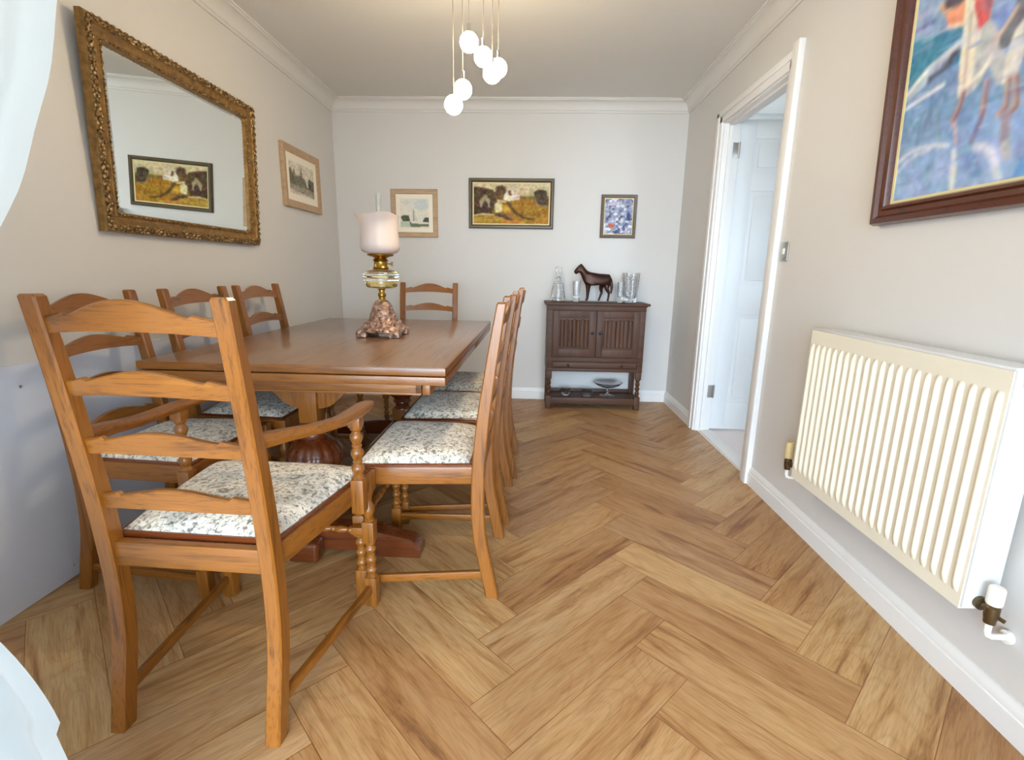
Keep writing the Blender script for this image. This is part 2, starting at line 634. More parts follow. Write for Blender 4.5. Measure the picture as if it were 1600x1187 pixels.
# door opening: lining, stops, architrave
m = MB()
m.box(R - 0.002, HW + 0.002, DY1 - 0.022, DY1, 0, DZ, 0.001)
m.box(R - 0.002, HW + 0.002, DY0, DY0 + 0.022, 0, DZ, 0.001)
m.box(R - 0.002, HW + 0.002, DY0, DY1, DZ - 0.002, DZ + 0.02, 0.001)
m.box(R + 0.03, R + 0.058, DY1 - 0.034, DY1 - 0.02, 0, DZ, 0.001)
m.box(R + 0.03, R + 0.058, DY0 + 0.02, DY0 + 0.034, 0, DZ, 0.001)
m.box(R + 0.03, R + 0.058, DY0 + 0.02, DY1 - 0.02, DZ - 0.014, DZ, 0.001)
struct('trim_5', m, TRIM)


def arch_piece(mb, y0, y1, z0, z1, depth=0.03):
    mb.box(R - depth, R, y0, y1, z0, z1, 0.004)


m = MB()
arch_piece(m, DY1 - 0.012, DY1 + 0.035, 0, DZ + 0.045, 0.016)
arch_piece(m, DY1 + 0.028, DY1 + 0.068, 0, DZ + 0.075, 0.024)
arch_piece(m, DY0 - 0.035, DY0 + 0.012, 0, DZ + 0.045, 0.016)
arch_piece(m, DY0 - 0.085, DY0 - 0.028, 0, 2.135, 0.030)
arch_piece(m, DY0 - 0.03, DY1 + 0.03, DZ + 0.006, DZ + 0.05, 0.016)
arch_piece(m, DY0 - 0.03, DY1 + 0.068, DZ + 0.045, DZ + 0.08, 0.024)
struct('trim_6', m, TRIM)
m = MB(); m.box(R + 0.03, HW + 0.02, DY0 + 0.02, DY1 - 0.02, 0.0, 0.008, 0.003); struct('trim_7', m, TRIM)

# hall beyond the door
HX1 = 2.75
m = MB(); m.box(R + 0.02, HX1 + T, 1.2, 4.72, -0.1, 0.0); o = struct('floor_hall', m, VINYL, smooth=0)
m = MB(); m.box(HX1, HX1 + T, 1.2, 4.72, 0, H); struct('wall_hall', m, WALL, smooth=0)
m = MB(); m.box(R + 0.1, HX1, 4.6, 4.72, 0, H); struct('wall_hall_back', m, WALL, smooth=0)
m = MB(); run(m, CP, (HW, 4.6, 0), (HX1, 4.6, 0), (0, -1, 0), H, -1, 1, 1); run(m, CP, (HX1, 1.3, 0), (HX1, 4.6, 0), (-1, 0, 0), H, -1, 0, 1); struct('trim_8', m, CEIL)
m = MB()
m.box(HW, 2.0, 1.2, 1.3, 0, H); m.box(2.5, HX1, 1.2, 1.3, 0, H); m.box(2.0, 2.5, 1.2, 1.3, 1.85, H); m.box(2.0, 2.5, 1.2, 1.3, 0, 0.95)
struct('wall_hall_front', m, WALL, smooth=0)
m = MB()
for (x0, x1, z0, z1) in ((2.0, 2.04, 0.95, 1.85), (2.46, 2.5, 0.95, 1.85), (2.04, 2.46, 1.81, 1.85), (2.04, 2.46, 0.95, 0.99)):
    m.box(x0, x1, 1.22, 1.28, z0, z1, 0.004)
struct('window_added_hall', m, TRIM)  # unseen window, added and sized to bring daylight into the hall

# panelled door, opened ninety degrees into the hall
dr = bpy.data.objects.new('door_1', None); COL.objects.link(dr); dr['kind'] = 'structure'
dr.location = (HW + 0.006, DY1 - 0.006, 0.012)
m = MB()
DW, DT, DH = 0.78, 0.036, 2.045
m.box(0, DW, 0.008, DT, 0, DH, 0.002)
st = 0.105
cols = ((st, DW / 2 - 0.045), (DW / 2 + 0.045, DW - st))
rows = ((0.20, 0.82), (1.02, 1.62), (1.735, 1.935))
for x0, x1 in ((0, st), (DW / 2 - 0.045, DW / 2 + 0.045), (DW - st, DW)):
    m.box(x0, x1, 0, 0.012, 0, DH, 0.002)
for z0, z1 in ((0, 0.20), (0.82, 1.02), (1.62, 1.735), (1.935, DH)):
    m.box(0, DW, 0.0005, 0.012, z0, z1, 0.002)
for x0, x1 in cols:
    for z0, z1 in rows:
        m.box(x0 + 0.028, x1 - 0.028, 0.003, 0.012, z0 + 0.028, z1 - 0.028, 0.005)
m.build('door_leaf', DOORW, dr)
for z in (0.28, 1.86):
    m = MB()
    m.lathe([(0.007, -0.045), (0.007, 0.045)], (-0.004, -0.020, z), seg=10)
    m.box(-0.042, -0.004, -0.0195, -0.0160, z - 0.045, z + 0.045, 0.001)
    m.build('hinge', STEEL, dr)
m = MB(); m.lathe([(0.025, 0), (0.025, -0.006), (0.009, -0.008), (0.009, -0.04)], (DW - 0.06, 0.0, 1.0), axis='y', seg=14); m.bar((DW - 0.06, -0.035, 1.0), (DW - 0.17, -0.038, 1.0), 0.014, 0.016, bev=0.004); m.build('door_handle', CHROME, dr)

# ------------------------------------------------------------------ chairs
BEAD = [(0.0175, 0.0), (0.0185, 0.004), (0.0140, 0.008), (0.0115, 0.011)]
for _k in range(3):                                       # three bobbins with small beads between
    _z = 0.011 + _k * 0.036
    BEAD += [(0.0150, _z + 0.005), (0.0180, _z + 0.0105), (0.0186, _z + 0.0145), (0.0172, _z + 0.0195), (0.0125, _z + 0.0245)]
    BEAD += [(0.0112, _z + 0.0265), (0.0140, _z + 0.0290), (0.0140, _z + 0.0320), (0.0112, _z + 0.0345)] if _k < 2 else [(0.0115, _z + 0.0270)]
BEAD += [(0.0160, 0.1135), (0.0180, 0.1175), (0.0175, 0.123)]


def bead(z0, z1, k=1.0):
    s = (z1 - z0) / 0.123
    return [(r * k, z0 + h * s) for r, h in BEAD]


POST_F = [(0, -.050), (.1, -.030), (.218, -.007), (.35, .001), (.494, -.004), (.636, -.018), (.76, -.037), (.878, -.056), (1.0, -.078)]
POST_B = [(0, -.092), (.1, -.073), (.218, -.050), (.35, -.042), (.494, -.047), (.636, -.059), (.76, -.074), (.878, -.090), (1.0, -.108)]
SEAT_Z = 0.474


def make_chair(name, label, wr, wf, depth, top, arms):
    t = thing(name, label, 'chair', group='oak ladder-back dining chairs')
    hs = lambda z: z if z <= 0.5 else 0.5 + (z - 0.5) * (top - 0.5) / 0.5
    pf = [(hs(z), f) for z, f in interp(POST_F, 30)]
    pb = [(hs(z), f) for z, f in interp(POST_B, 30)]

    def lean(z):
        for (a, f0), (b, f1), (c, g0), (d, g1) in zip(pf, pf[1:], pb, pb[1:]):
            if a <= z <= b:
                k = (z - a) / (b - a)
                return ((f0 + (f1 - f0) * k) + (g0 + (g1 - g0) * k)) / 2
        return (pf[-1][1] + pb[-1][1]) / 2
    pw = 0.037
    for s in (-1, 1):                                     # rear leg and back post in one piece
        m = MB()
        xo, xi = s * wr / 2, s * (wr / 2 - pw)
        n = len(pf)
        rings = []
        ch = 0.004
        for k in range(n):
            z, f, b = pf[k][0], pf[k][1], pb[k][1]
            sx = 1 if xo > xi else -1
            rings.append([(xi, f - ch, z), (xi + sx * ch, f, z), (xo - sx * ch, f, z), (xo, f - ch, z),
                          (xo, b + ch, z), (xo - sx * ch, b, z), (xi + sx * ch, b, z), (xi, b + ch, z)])
        z, f, b = pf[-1][0], pf[-1][1], pb[-1][1]
        cx, cy = (xo + xi) / 2, (f + b) / 2
        rings.append([(cx + (p[0] - cx) * 0.78, cy + (p[1] - cy) * 0.78 - 0.001, z + 0.005) for p in rings[-1]])
        m.rings(rings)
        o = m.build('rear_leg', OAK['z'], t, 30)
        m = MB(); m.lathe([(0.0045, 0), (0.004, 0.0012), (0.001, 0.0016)], (s * (wr / 2 - pw / 2), lean(hs(.70)) - 0.0215, hs(.70)), axis='y', seg=8)
        m.bm.free()
    hi = wr / 2 - pw + 0.003
    drop = (0.068, 0.058, 0.056, 0.056)
    for k, zb in enumerate((top - 0.072, top - 0.205, top - 0.338, top - 0.472)):   # four shaped ladder rails
        m = MB()
        N = 40
        rings = []
        for q in range(N + 1):
            x = -hi + 2 * hi * q / N
            a = 1 - abs(x) / hi                            # 0 at ends, 1 mid
            if a < 0.27:
                ztop = 0.034 + 0.010 * (a / 0.27) ** 1.5
            elif a < 0.30:
                ztop = 0.044 - 0.007 * (a - 0.27) / 0.03
            else:
                w = (a - 0.30) / 0.70
                ztop = 0.037 + (drop[k] - 0.034) * math.sin(w * PI / 2) ** 1.15
            zbot = 0.009 * (1 - (x / hi) ** 2)
            y = -0.016 * (1 - (x / hi) ** 2)
            z0, z1 = zb + zbot, zb + ztop
            y0, y1 = lean(z0) + y, lean(z1) + y
            th = 0.0085
            rings.append([(x, y0 + th, z0), (x, y1 + th, z1 - 0.003), (x, y1 + th - 0.003, z1), (x, y1 - th + 0.003, z1), (x, y1 - th, z1 - 0.003), (x, y0 - th, z0)])
        m.rings(rings)
        m.build('back_rail', OAK['x'], t, 30)
    # front legs
    fx, fy = wf / 2 - 0.022, depth - 0.022
    for s in (-1, 1):
        m = MB()
        x = s * fx
        m.box(x - 0.0195, x + 0.0195, fy - 0.0195, fy + 0.0195, 0.0, 0.105, 0.004)
        m.lathe(bead(0.103, 0.232), (x, fy, 0), seg=16)
        m.box(x - 0.0195, x + 0.0195, fy - 0.0195, fy + 0.0195, 0.230, 0.305, 0.005)
        m.lathe([(0.0165, 0.303), (0.018, 0.310), (0.012, 0.316), (0.015, 0.324), (0.0195, 0.336), (0.020, 0.346), (0.016, 0.358), (0.0115, 0.372), (0.012, 0.385), (0.0175, 0.402), (0.018, 0.412)], (x, fy, 0), seg=16)
        m.box(x - 0.021, x + 0.021, fy - 0.021, fy + 0.021, 0.408, SEAT_Z - 0.001, 0.004)
        m.build('front_leg', OAK['z'], t, 30)
    # seat rails
    rz0, rz1, rt = 0.415, SEAT_Z, 0.022
    m = MB(); m.box(-fx + 0.019, fx - 0.019, fy - 0.004, fy + 0.016, rz0, rz1, 0.004); m.build('seat_rail', OAK['x'], t)
    m = MB(); m.box(-hi, hi, -0.034, -0.010, rz0 - 0.002, rz1, 0.004); m.build('seat_rail', OAK['x'], t)
    for s in (-1, 1):
        m = MB()
        m.bar((s * (wr / 2 - pw / 2), -0.004, (rz0 + rz1) / 2), (s * (fx + 0.004), fy - 0.018, (rz0 + rz1) / 2), rt, rz1 - rz0, bev=0.004)
        m.build('seat_rail', OAK['y'], t)
        m = MB()
        m.bar((s * (wr / 2 - pw / 2), -0.045, 0.082), (s * fx, fy - 0.017, 0.066), 0.016, 0.027, bev=0.003)
        m.build('side_stretcher', OAK['y'], t)
    # turned front stretcher
    m = MB()
    zz = 0.268
    m.box(-fx + 0.018, -fx + 0.058, fy - 0.013, fy + 0.013, zz - 0.013, zz + 0.013, 0.003)
    m.box(fx - 0.058, fx - 0.018, fy - 0.013, fy + 0.013, zz - 0.013, zz + 0.013, 0.003)
    half = fx - 0.056
    pr = [(r * 0.68, h - half) for r, h in bead(0, half, 1.0)]
    pr += [(r, -h) for r, h in reversed(pr[:-1])]
    m.lathe(pr, (0, fy, zz), axis='x', seg=12)
    m.build('front_stretcher', OAK['x'], t, 30)
    # drop-in seat with tapestry cover and a dark edge
    m = MB()
    G = 22

    def seatpt(u, v, ins):
        wv = (wr / 2 - 0.012) * (1 - v) + (wf / 2 - 0.010) * v - ins
        y = (-0.004 + ins) * (1 - v) + (depth - 0.012 - ins) * v
        return (u * wv, y)
    top_v = []
    for a in range(G + 1):
        row = []
        for b in range(G + 1):
            u, v = -1 + 2 * a / G, b / G
            x, y = seatpt(u, v, 0.010)
            e = (1 - abs(u) ** 5) * (1 - abs(2 * v - 1) ** 5)
            row.append(m.bm.verts.new((x, y, SEAT_Z + 0.006 + 0.034 * max(e, 0) ** 0.55)))
        top_v.append(row)
    for a in range(G):
        for b in range(G):
            m.bm.faces.new((top_v[a][b], top_v[a + 1][b], top_v[a + 1][b + 1], top_v[a][b + 1]))
    edge = [top_v[a][0] for a in range(G + 1)] + [top_v[G][b] for b in range(1, G + 1)] + [top_v[a][G] for a in range(G - 1, -1, -1)] + [top_v[0][b] for b in range(G - 1, 0, -1)]
    low = [m.bm.verts.new((v.co.x, v.co.y, SEAT_Z - 0.012)) for v in edge]
    for k in range(len(edge)):
        q = (k + 1) % len(edge)
        m.bm.faces.new((edge[k], edge[q], low[q], low[k]))
    m.bm.faces.new(low)
    m.build('seat', FABRIC, t, 40)
    m = MB()
    c4 = [seatpt(-1, 0, 0.002), seatpt(1, 0, 0.002), seatpt(1, 1, 0.002), seatpt(-1, 1, 0.002)]
    c5 = [seatpt(-1, 0, 0.007), seatpt(1, 0, 0.007), seatpt(1, 1, 0.007), seatpt(-1, 1, 0.007)]
    m.rings([[(x, y, SEAT_Z - 0.006) for x, y in c4], [(x, y, SEAT_Z + 0.004) for x, y in c4], [(x, y, SEAT_Z + 0.008) for x, y in c5]])
    m.build('seat_border', DARKOAK['x'], t, label='dark brown border under the seat cushion')
    if arms:
        for s in (-1, 1):
            m = MB()
            ax, ay = s * (wf / 2 - 0.004), depth - 0.13
            path = [(s * (wr / 2 - 0.020), -0.035, .733), (s * (wr / 2 + 0.002), 0.05, .722), (s * (wr / 2 + 0.024), 0.14, .707), (ax - s * 0.006, 0.23, .699), (ax, 0.32, .697), (ax, 0.39, .697), (ax, 0.435, .695)]
            wid = [0.030, 0.034, 0.040, 0.046, 0.050, 0.050, 0.030]
            hgt = [0.034, 0.028, 0.024, 0.022, 0.022, 0.022, 0.016]
            rings = []
            for p, w, h in zip(path, wid, hgt):
                x, y, z = p
                q = 0.3
                rings.append([(x - w / 2, y, z - h / 2 * q), (x - w / 2 * .8, y, z - h / 2), (x + w / 2 * .8, y, z - h / 2), (x + w / 2, y, z - h / 2 * q),
                              (x + w / 2, y, z + h / 2 * q), (x + w / 2 * .8, y, z + h / 2), (x - w / 2 * .8, y, z + h / 2), (x - w / 2, y, z + h / 2 * q)])
            m.rings(rings)
            m.build('armrest', OAK['y'], t, 40)
            m = MB()
            m.box(ax - 0.019, ax + 0.019, ay - 0.019, ay + 0.019, 0.392, 0.498, 0.005)
            m.lathe(bead(0.496, 0.66, 1.0), (ax, ay, 0), seg=16)
            m.box(ax - 0.018, ax + 0.018, ay - 0.018, ay + 0.018, 0.655, 0.690, 0.005)
            m.build('arm_post', OAK['z'], t, 30)
    return t


SG = None
carver = make_chair('dining_chair', 'oak ladder-back carver chair with two armrests, nearest the curtain', 0.425, 0.54, 0.452, 1.035, True)
carver.location = (-0.769, 1.019, 0)
carver.rotation_euler = (0, 0, math.radians(-2.4))
side = make_chair('dining_chair', 'armless oak ladder-back chair on the doorway side of table, closest to the carver', 0.43, 0.485, 0.392, 1.0, False)
# chairs on the right face -X: rotate +90 deg (local +y -> world -x)
side.location = (-0.178, 1.70, 0)
side.rotation_euler = (0, 0, PI / 2)
dup(side, (-0.160, 2.205, 0), PI / 2, 'armless oak chair on the doorway side of table, middle of that row')
dup(side, (-0.140, 2.700, 0), PI / 2, 'armless oak chair on the doorway side of table, nearest the back wall')
dup(side, (-1.445, 1.665, 0), -PI / 2, 'armless oak chair against the left wall, half hidden behind the carver chair')
dup(side, (-1.402, 2.175, 0), -PI / 2, 'armless oak chair against the left wall, second of three from the curtain')
dup(side, (-1.402, 2.685, 0), -PI / 2, 'armless oak chair against the left wall, last of three from the curtain')
dup(side, (-0.755, 3.625, 0), PI, 'armless oak chair at the far end of table, facing the camera by the back wall')

# ------------------------------------------------------------------ dining table
tb = thing('dining_table', 'oak draw-leaf dining table on bulbous carved pedestals', 'table', (-0.843, 2.545, 0), math.radians(-0.8))
TX, TY = 0.565, 0.855
m = MB(); m.box(-TX, TX, -TY, TY, 0.731, 0.7592, 0.004)
m.build('table_top', OAK['x'], tb)
m = MB(); m.box(-TX + 0.005, TX - 0.005, -TY + 0.005, TY - 0.005, 0.75, 0.760, 0.0006)
m.build('top_boards', TOPW, tb, label='darker polished boards of the table top')
EDGEW = OAK['x']
for s in (-1, 1):
    m = MB(); m.box(-TX + 0.002, TX - 0.002, *sorted((s * 0.004, s * (TY - 0.001))), 0.696, 0.727, 0.004)
    m.build('draw_leaf', EDGEW, tb)
m = MB()
ax, ay = TX - 0.105, TY - 0.075
for s in (-1, 1):
    m.box(-ax, ax, *sorted((s * ay, s * (ay - 0.024))), 0.642, 0.696, 0.003)
    m.box(*sorted((s * ax, s * (ax - 0.024))), -ay, ay, 0.642, 0.696, 0.003)
    m.box(-ax, ax, *sorted((s * (ay + 0.006), s * (ay - 0.01))), 0.642, 0.650, 0.002)
m.build('frieze', OAK['x'], tb)
for s in (-1, 1):
    for q in (-1, 1):
        m = MB(); m.box(s * (ax + 0.028) - 0.014, s * (ax + 0.028) + 0.014, *sorted((q * (TY - 0.03), q * 0.1)), 0.655, 0.696, 0.003)
        m.build('leaf_runner', OAK['y'], tb)
PYO = 0.70
for s in (-1, 1):
    po = PYO if s < 0 else 0.60
    cy = s * po
    m = MB()
    m.box(-0.036, 0.036, cy - 0.036, cy + 0.036, 0.505, 0.65, 0.003)
    for q in (-1, 1):                                      # ogee brackets
        pts = []
        for k in range(13):
            u = k / 12
            pts.append((q * (0.036 + 0.20 * u), 0.645 - 0.085 * (1 - u) ** 1.6 - 0.018 * math.sin(u * PI * 2)))
        rings = [[(x, cy - 0.016, 0.648), (x, cy + 0.016, 0.648), (x, cy + 0.016, min(z, 0.64)), (x, cy - 0.016, min(z, 0.64))] for x, z in pts]
        m.rings(rings)
    m.build('pedestal_block', OAK['z'], tb)
    m = MB()
    prof = [(0.040, 0.506), (0.044, 0.500), (0.050, 0.490), (0.044, 0.478), (0.043, 0.455), (0.050, 0.445), (0.056, 0.440), (0.052, 0.434), (0.064, 0.428), (0.085, 0.415), (0.102, 0.395),
            (0.110, 0.370), (0.108, 0.345), (0.098, 0.318), (0.080, 0.292), (0.060, 0.272), (0.048, 0.262), (0.058, 0.252), (0.060, 0.242), (0.046, 0.232), (0.044, 0.215), (0.056, 0.203), (0.056, 0.196)]
    m.lathe(list(reversed(prof)), (0, cy, 0), seg=96, flute=lambda h, a: 1 + (0.055 * abs(math.sin(8 * a)) - 0.03 if 0.268 < h < 0.43 else 0.0))
    m.build('carved_bulb', DARKOAK['z'], tb, 50)
    m = MB()
    m.box(-0.055, 0.055, cy - 0.055, cy + 0.055, 0.075, 0.20, 0.005)
    m.build('pedestal_base', OAK['z'], tb)
    # sledge foot across the table
    m = MB()
    N = 24
    rings = []
    fc = s * (PYO + 0.085) if s < 0 else cy
    for k in range(N + 1):
        x = -0.45 + 0.90 * k / N
        e = abs(x) / 0.45
        zt = 0.115 - 0.055 * max(0, (e - 0.35) / 0.65) ** 1.3 - (0.022 if e > 0.985 else 0)
        zb = 0.0 if e > 0.62 else 0.022
        rings.append([(x, fc - 0.045, zb), (x, fc + 0.045, zb), (x, fc + 0.045, zt - 0.012), (x, fc + 0.033, zt), (x, fc - 0.033, zt), (x, fc - 0.045, zt - 0.012)])
    m.rings(rings)
    m.build('sledge_foot', DARKOAK['x'], tb)
    m = MB(); m.box(-0.04, 0.075, *sorted((s * (po + 0.13), s * (po + 0.20))), 0.0, 0.082, 0.016, seg=3)
    m.build('toe_block', DARKOAK['x'], tb)
    m = MB(); m.box(-0.28, 0.28, *sorted((s * (po + 0.03), s * (po + 0.005))), 0.02, 0.085, 0.004)
    m.build('foot_board', OAK['x'], tb)
m = MB(); m.box(-0.05, 0.05, -PYO, 0.60, 0.085, 0.125, 0.006); m.build('stretcher', DARKOAK['y'], tb)

# ------------------------------------------------------------------ oil lamp on the table
lp = thing('oil_lamp', 'antique oil lamp with frosted tulip shade standing on the dining table', 'lamp', (-0.755, 2.52, 0.761))
m = MB()
sq = lambda w, z, c: [(w * x, w * y, z) for x, y in ((-1, -1 + c), (-1 + c, -1), (1 - c, -1), (1, -1 + c), (1, 1 - c), (1 - c, 1), (-1 + c, 1), (-1, 1 - c))]
prof = [(0.098, 0.020, .25), (0.106, 0.026, .25), (0.102, 0.040, .3), (0.092, 0.052, .35), (0.076, 0.066, .4), (0.064, 0.082, .4), (0.058, 0.098, .35), (0.055, 0.112, .35), (0.049, 0.130, .4), (0.044, 0.148, .4), (0.041, 0.160, .45), (0.034, 0.172, .5), (0.026, 0.180, .55)]
m.rings([sq(w, z, c) for w, z, c in prof])
for x in (-1, 1):
    for y in (-1, 1):
        m.box(*sorted((x * 0.056, x * 0.110)), *sorted((y * 0.056, y * 0.110)), 0.0, 0.030, 0.008)
        m.sphere((x * 0.094, y * 0.094, 0.020), 0.018, 10, 1.0, 1.0, 1.1)
        m.sphere((x * 0.068, y * 0.068, 0.060), 0.013, 10, 1, 1, 1.3)
for k in range(4):
    a = k * PI / 2
    for (rr, z, r) in ((0.100, 0.036, 0.011), (0.076, 0.068, 0.010), (0.056, 0.104, 0.010), (0.045, 0.140, 0.009)):
        m.sphere((rr * math.cos(a), rr * math.sin(a), z), r, 10)
m.build('cast_base', IRON, lp, 50)
m = MB(); m.lathe([(0.022, 0.176), (0.018, 0.186), (0.016, 0.196), (0.021, 0.204), (0.021, 0.212), (0.015, 0.220), (0.015, 0.232), (0.024, 0.242)], seg=20); m.build('stem', BRASS, lp, 40)
m = MB()
out = [(0.028, 0.240), (0.060, 0.243), (0.078, 0.250), (0.082, 0.262), (0.084, 0.270), (0.082, 0.274), (0.087, 0.282), (0.087, 0.290), (0.084, 0.294), (0.090, 0.302), (0.090, 0.312), (0.084, 0.322), (0.060, 0.332), (0.036, 0.338)]
m.lathe(out, seg=36)
m.build('oil_font', GLASS, lp, 60)
m = MB(); m.lathe([(0.03, 0.246), (0.074, 0.251), (0.078, 0.268), (0.079, 0.276), (0.02, 0.2765)], seg=28); m.build('oil', mk_glass('lamp_oil', rgb(216, 186, 120), 0.0, 1.4), lp)
m = MB()
m.lathe([(0.036, 0.337), (0.040, 0.342), (0.034, 0.350), (0.033, 0.372), (0.038, 0.378), (0.034, 0.384), (0.028, 0.388), (0.040, 0.396), (0.064, 0.402), (0.066, 0.408), (0.058, 0.410), (0.020, 0.410)], seg=28)
m.lathe([(0.004, 0.03), (0.004, 0.055), (0.012, 0.056), (0.012, 0.060)], (0, 0, 0.362), axis='x', seg=12)
m.build('burner', BRASS, lp, 40)
m = MB()
tul = [(0.050, 0.410), (0.068, 0.413), (0.086, 0.421), (0.096, 0.436), (0.098, 0.455), (0.094, 0.485), (0.091, 0.520), (0.091, 0.550), (0.092, 0.570), (0.095, 0.585), (0.098, 0.594)]
seg = 60
rings = []
for k, (r, h) in enumerate(tul):
    w = max(0, (h - 0.545) / 0.049)
    ring = []
    for q in range(seg):
        a = 2 * PI * q / seg
        lobe = max(0.0, math.cos(1.5 * (a - PI))) ** 4 if abs(a - PI) < PI / 3 else max(0.0, math.cos(1.5 * (a - PI - 2 * PI / 3 * (1 if a > PI else -1)))) ** 4
        rr = r + w * (0.030 * lobe - 0.002)
        ring.append((rr * math.cos(a), rr * math.sin(a), h + w * 0.008 * lobe))
    rings.append(ring)
inner = [[(x * 0.965, y * 0.965, z) for x, y, z in r] for r in reversed(rings)]
m.rings(rings + inner, cap=False)
m.build('tulip_shade', FROST, lp, 60, label='frosted tulip glass shade with a frilled rim')
m = MB()
ch = [(0.018, 0.410), (0.022, 0.430), (0.024, 0.45), (0.018, 0.49), (0.0125, 0.54), (0.0115, 0.70)]
m.lathe(ch + [(r - 0.0015, h) for r, h in reversed(ch)], seg=20, cap=False)
m.build('chimney', GLASS, lp, 60)

# ------------------------------------------------------------------ pendant light
pd = thing('pendant_light', 'cluster pendant of six lit glass globes on thin cords', 'light', (-0.24, 2.2, H))
m = MB(); m.lathe([(0.13, 0.0), (0.13, -0.018), (0.12, -0.024), (0.0, -0.026)], seg=32); m.build('ceiling_plate', CHROME, pd)
for (x, y, z) in ((-0.267, 2.2, 1.986), (-0.210, 2.2, 1.934), (-0.154, 2.26, 1.915), (-0.174, 2.2, 1.874), (-0.293, 2.2, 1.815), (-0.331, 2.2, 1.758)):
    dx, dy, dz = x + 0.24, y - 2.2, z - H
    m = MB(); m.lathe([(0.0012, dz + 0.066), (0.0012, -0.024)], (dx, dy, 0), seg=6); m.build('cord', CORD, pd)
    m = MB(); m.sphere((dx, dy, dz), 0.037, 24); g = m.build('globe', BULB, pd)
    m = MB(); m.lathe([(0.007, 0.034), (0.007, 0.066), (0.003, 0.070)], (dx, dy, dz), seg=12); m.build('lamp_holder', CHROME, pd)


# ------------------------------------------------------------------ pictures and mirror
def frame_mesh(mb, w, h, prof, base=Matrix.Identity(4)):
    """mitred moulding round a w x h rectangle in the local XZ plane, front is -Y; prof: (inset, out)"""
    corners = [(-1, -1), (1, -1), (1, 1), (-1, 1)]
    rings = []
    for sx, sz in corners:
        rings.append([base @ Vector((sx * (w / 2 - d), -o, sz * (h / 2 - d))) for d, o in prof])
    mb.rings(rings, closed=True)


def vnoise(shape, cells, seed):
    rs = np.random.RandomState(seed)
    g = rs.rand(cells[0] + 2, cells[1] + 2)
    y = np.linspace(0, cells[0], shape[0]); x = np.linspace(0, cells[1], shape[1])
    yi, xi = y.astype(int), x.astype(int)
    fy, fx = (y - yi)[:, None], (x - xi)[None, :]
    fy, fx = fy * fy * (3 - 2 * fy), fx * fx * (3 - 2 * fx)
    a = g[yi][:, xi]; b = g[yi][:, xi + 1]; c = g[yi + 1][:, xi]; d = g[yi + 1][:, xi + 1]
    return (a * (1 - fx) + b * fx) * (1 - fy) + (c * (1 - fx) + d * fx) * fy


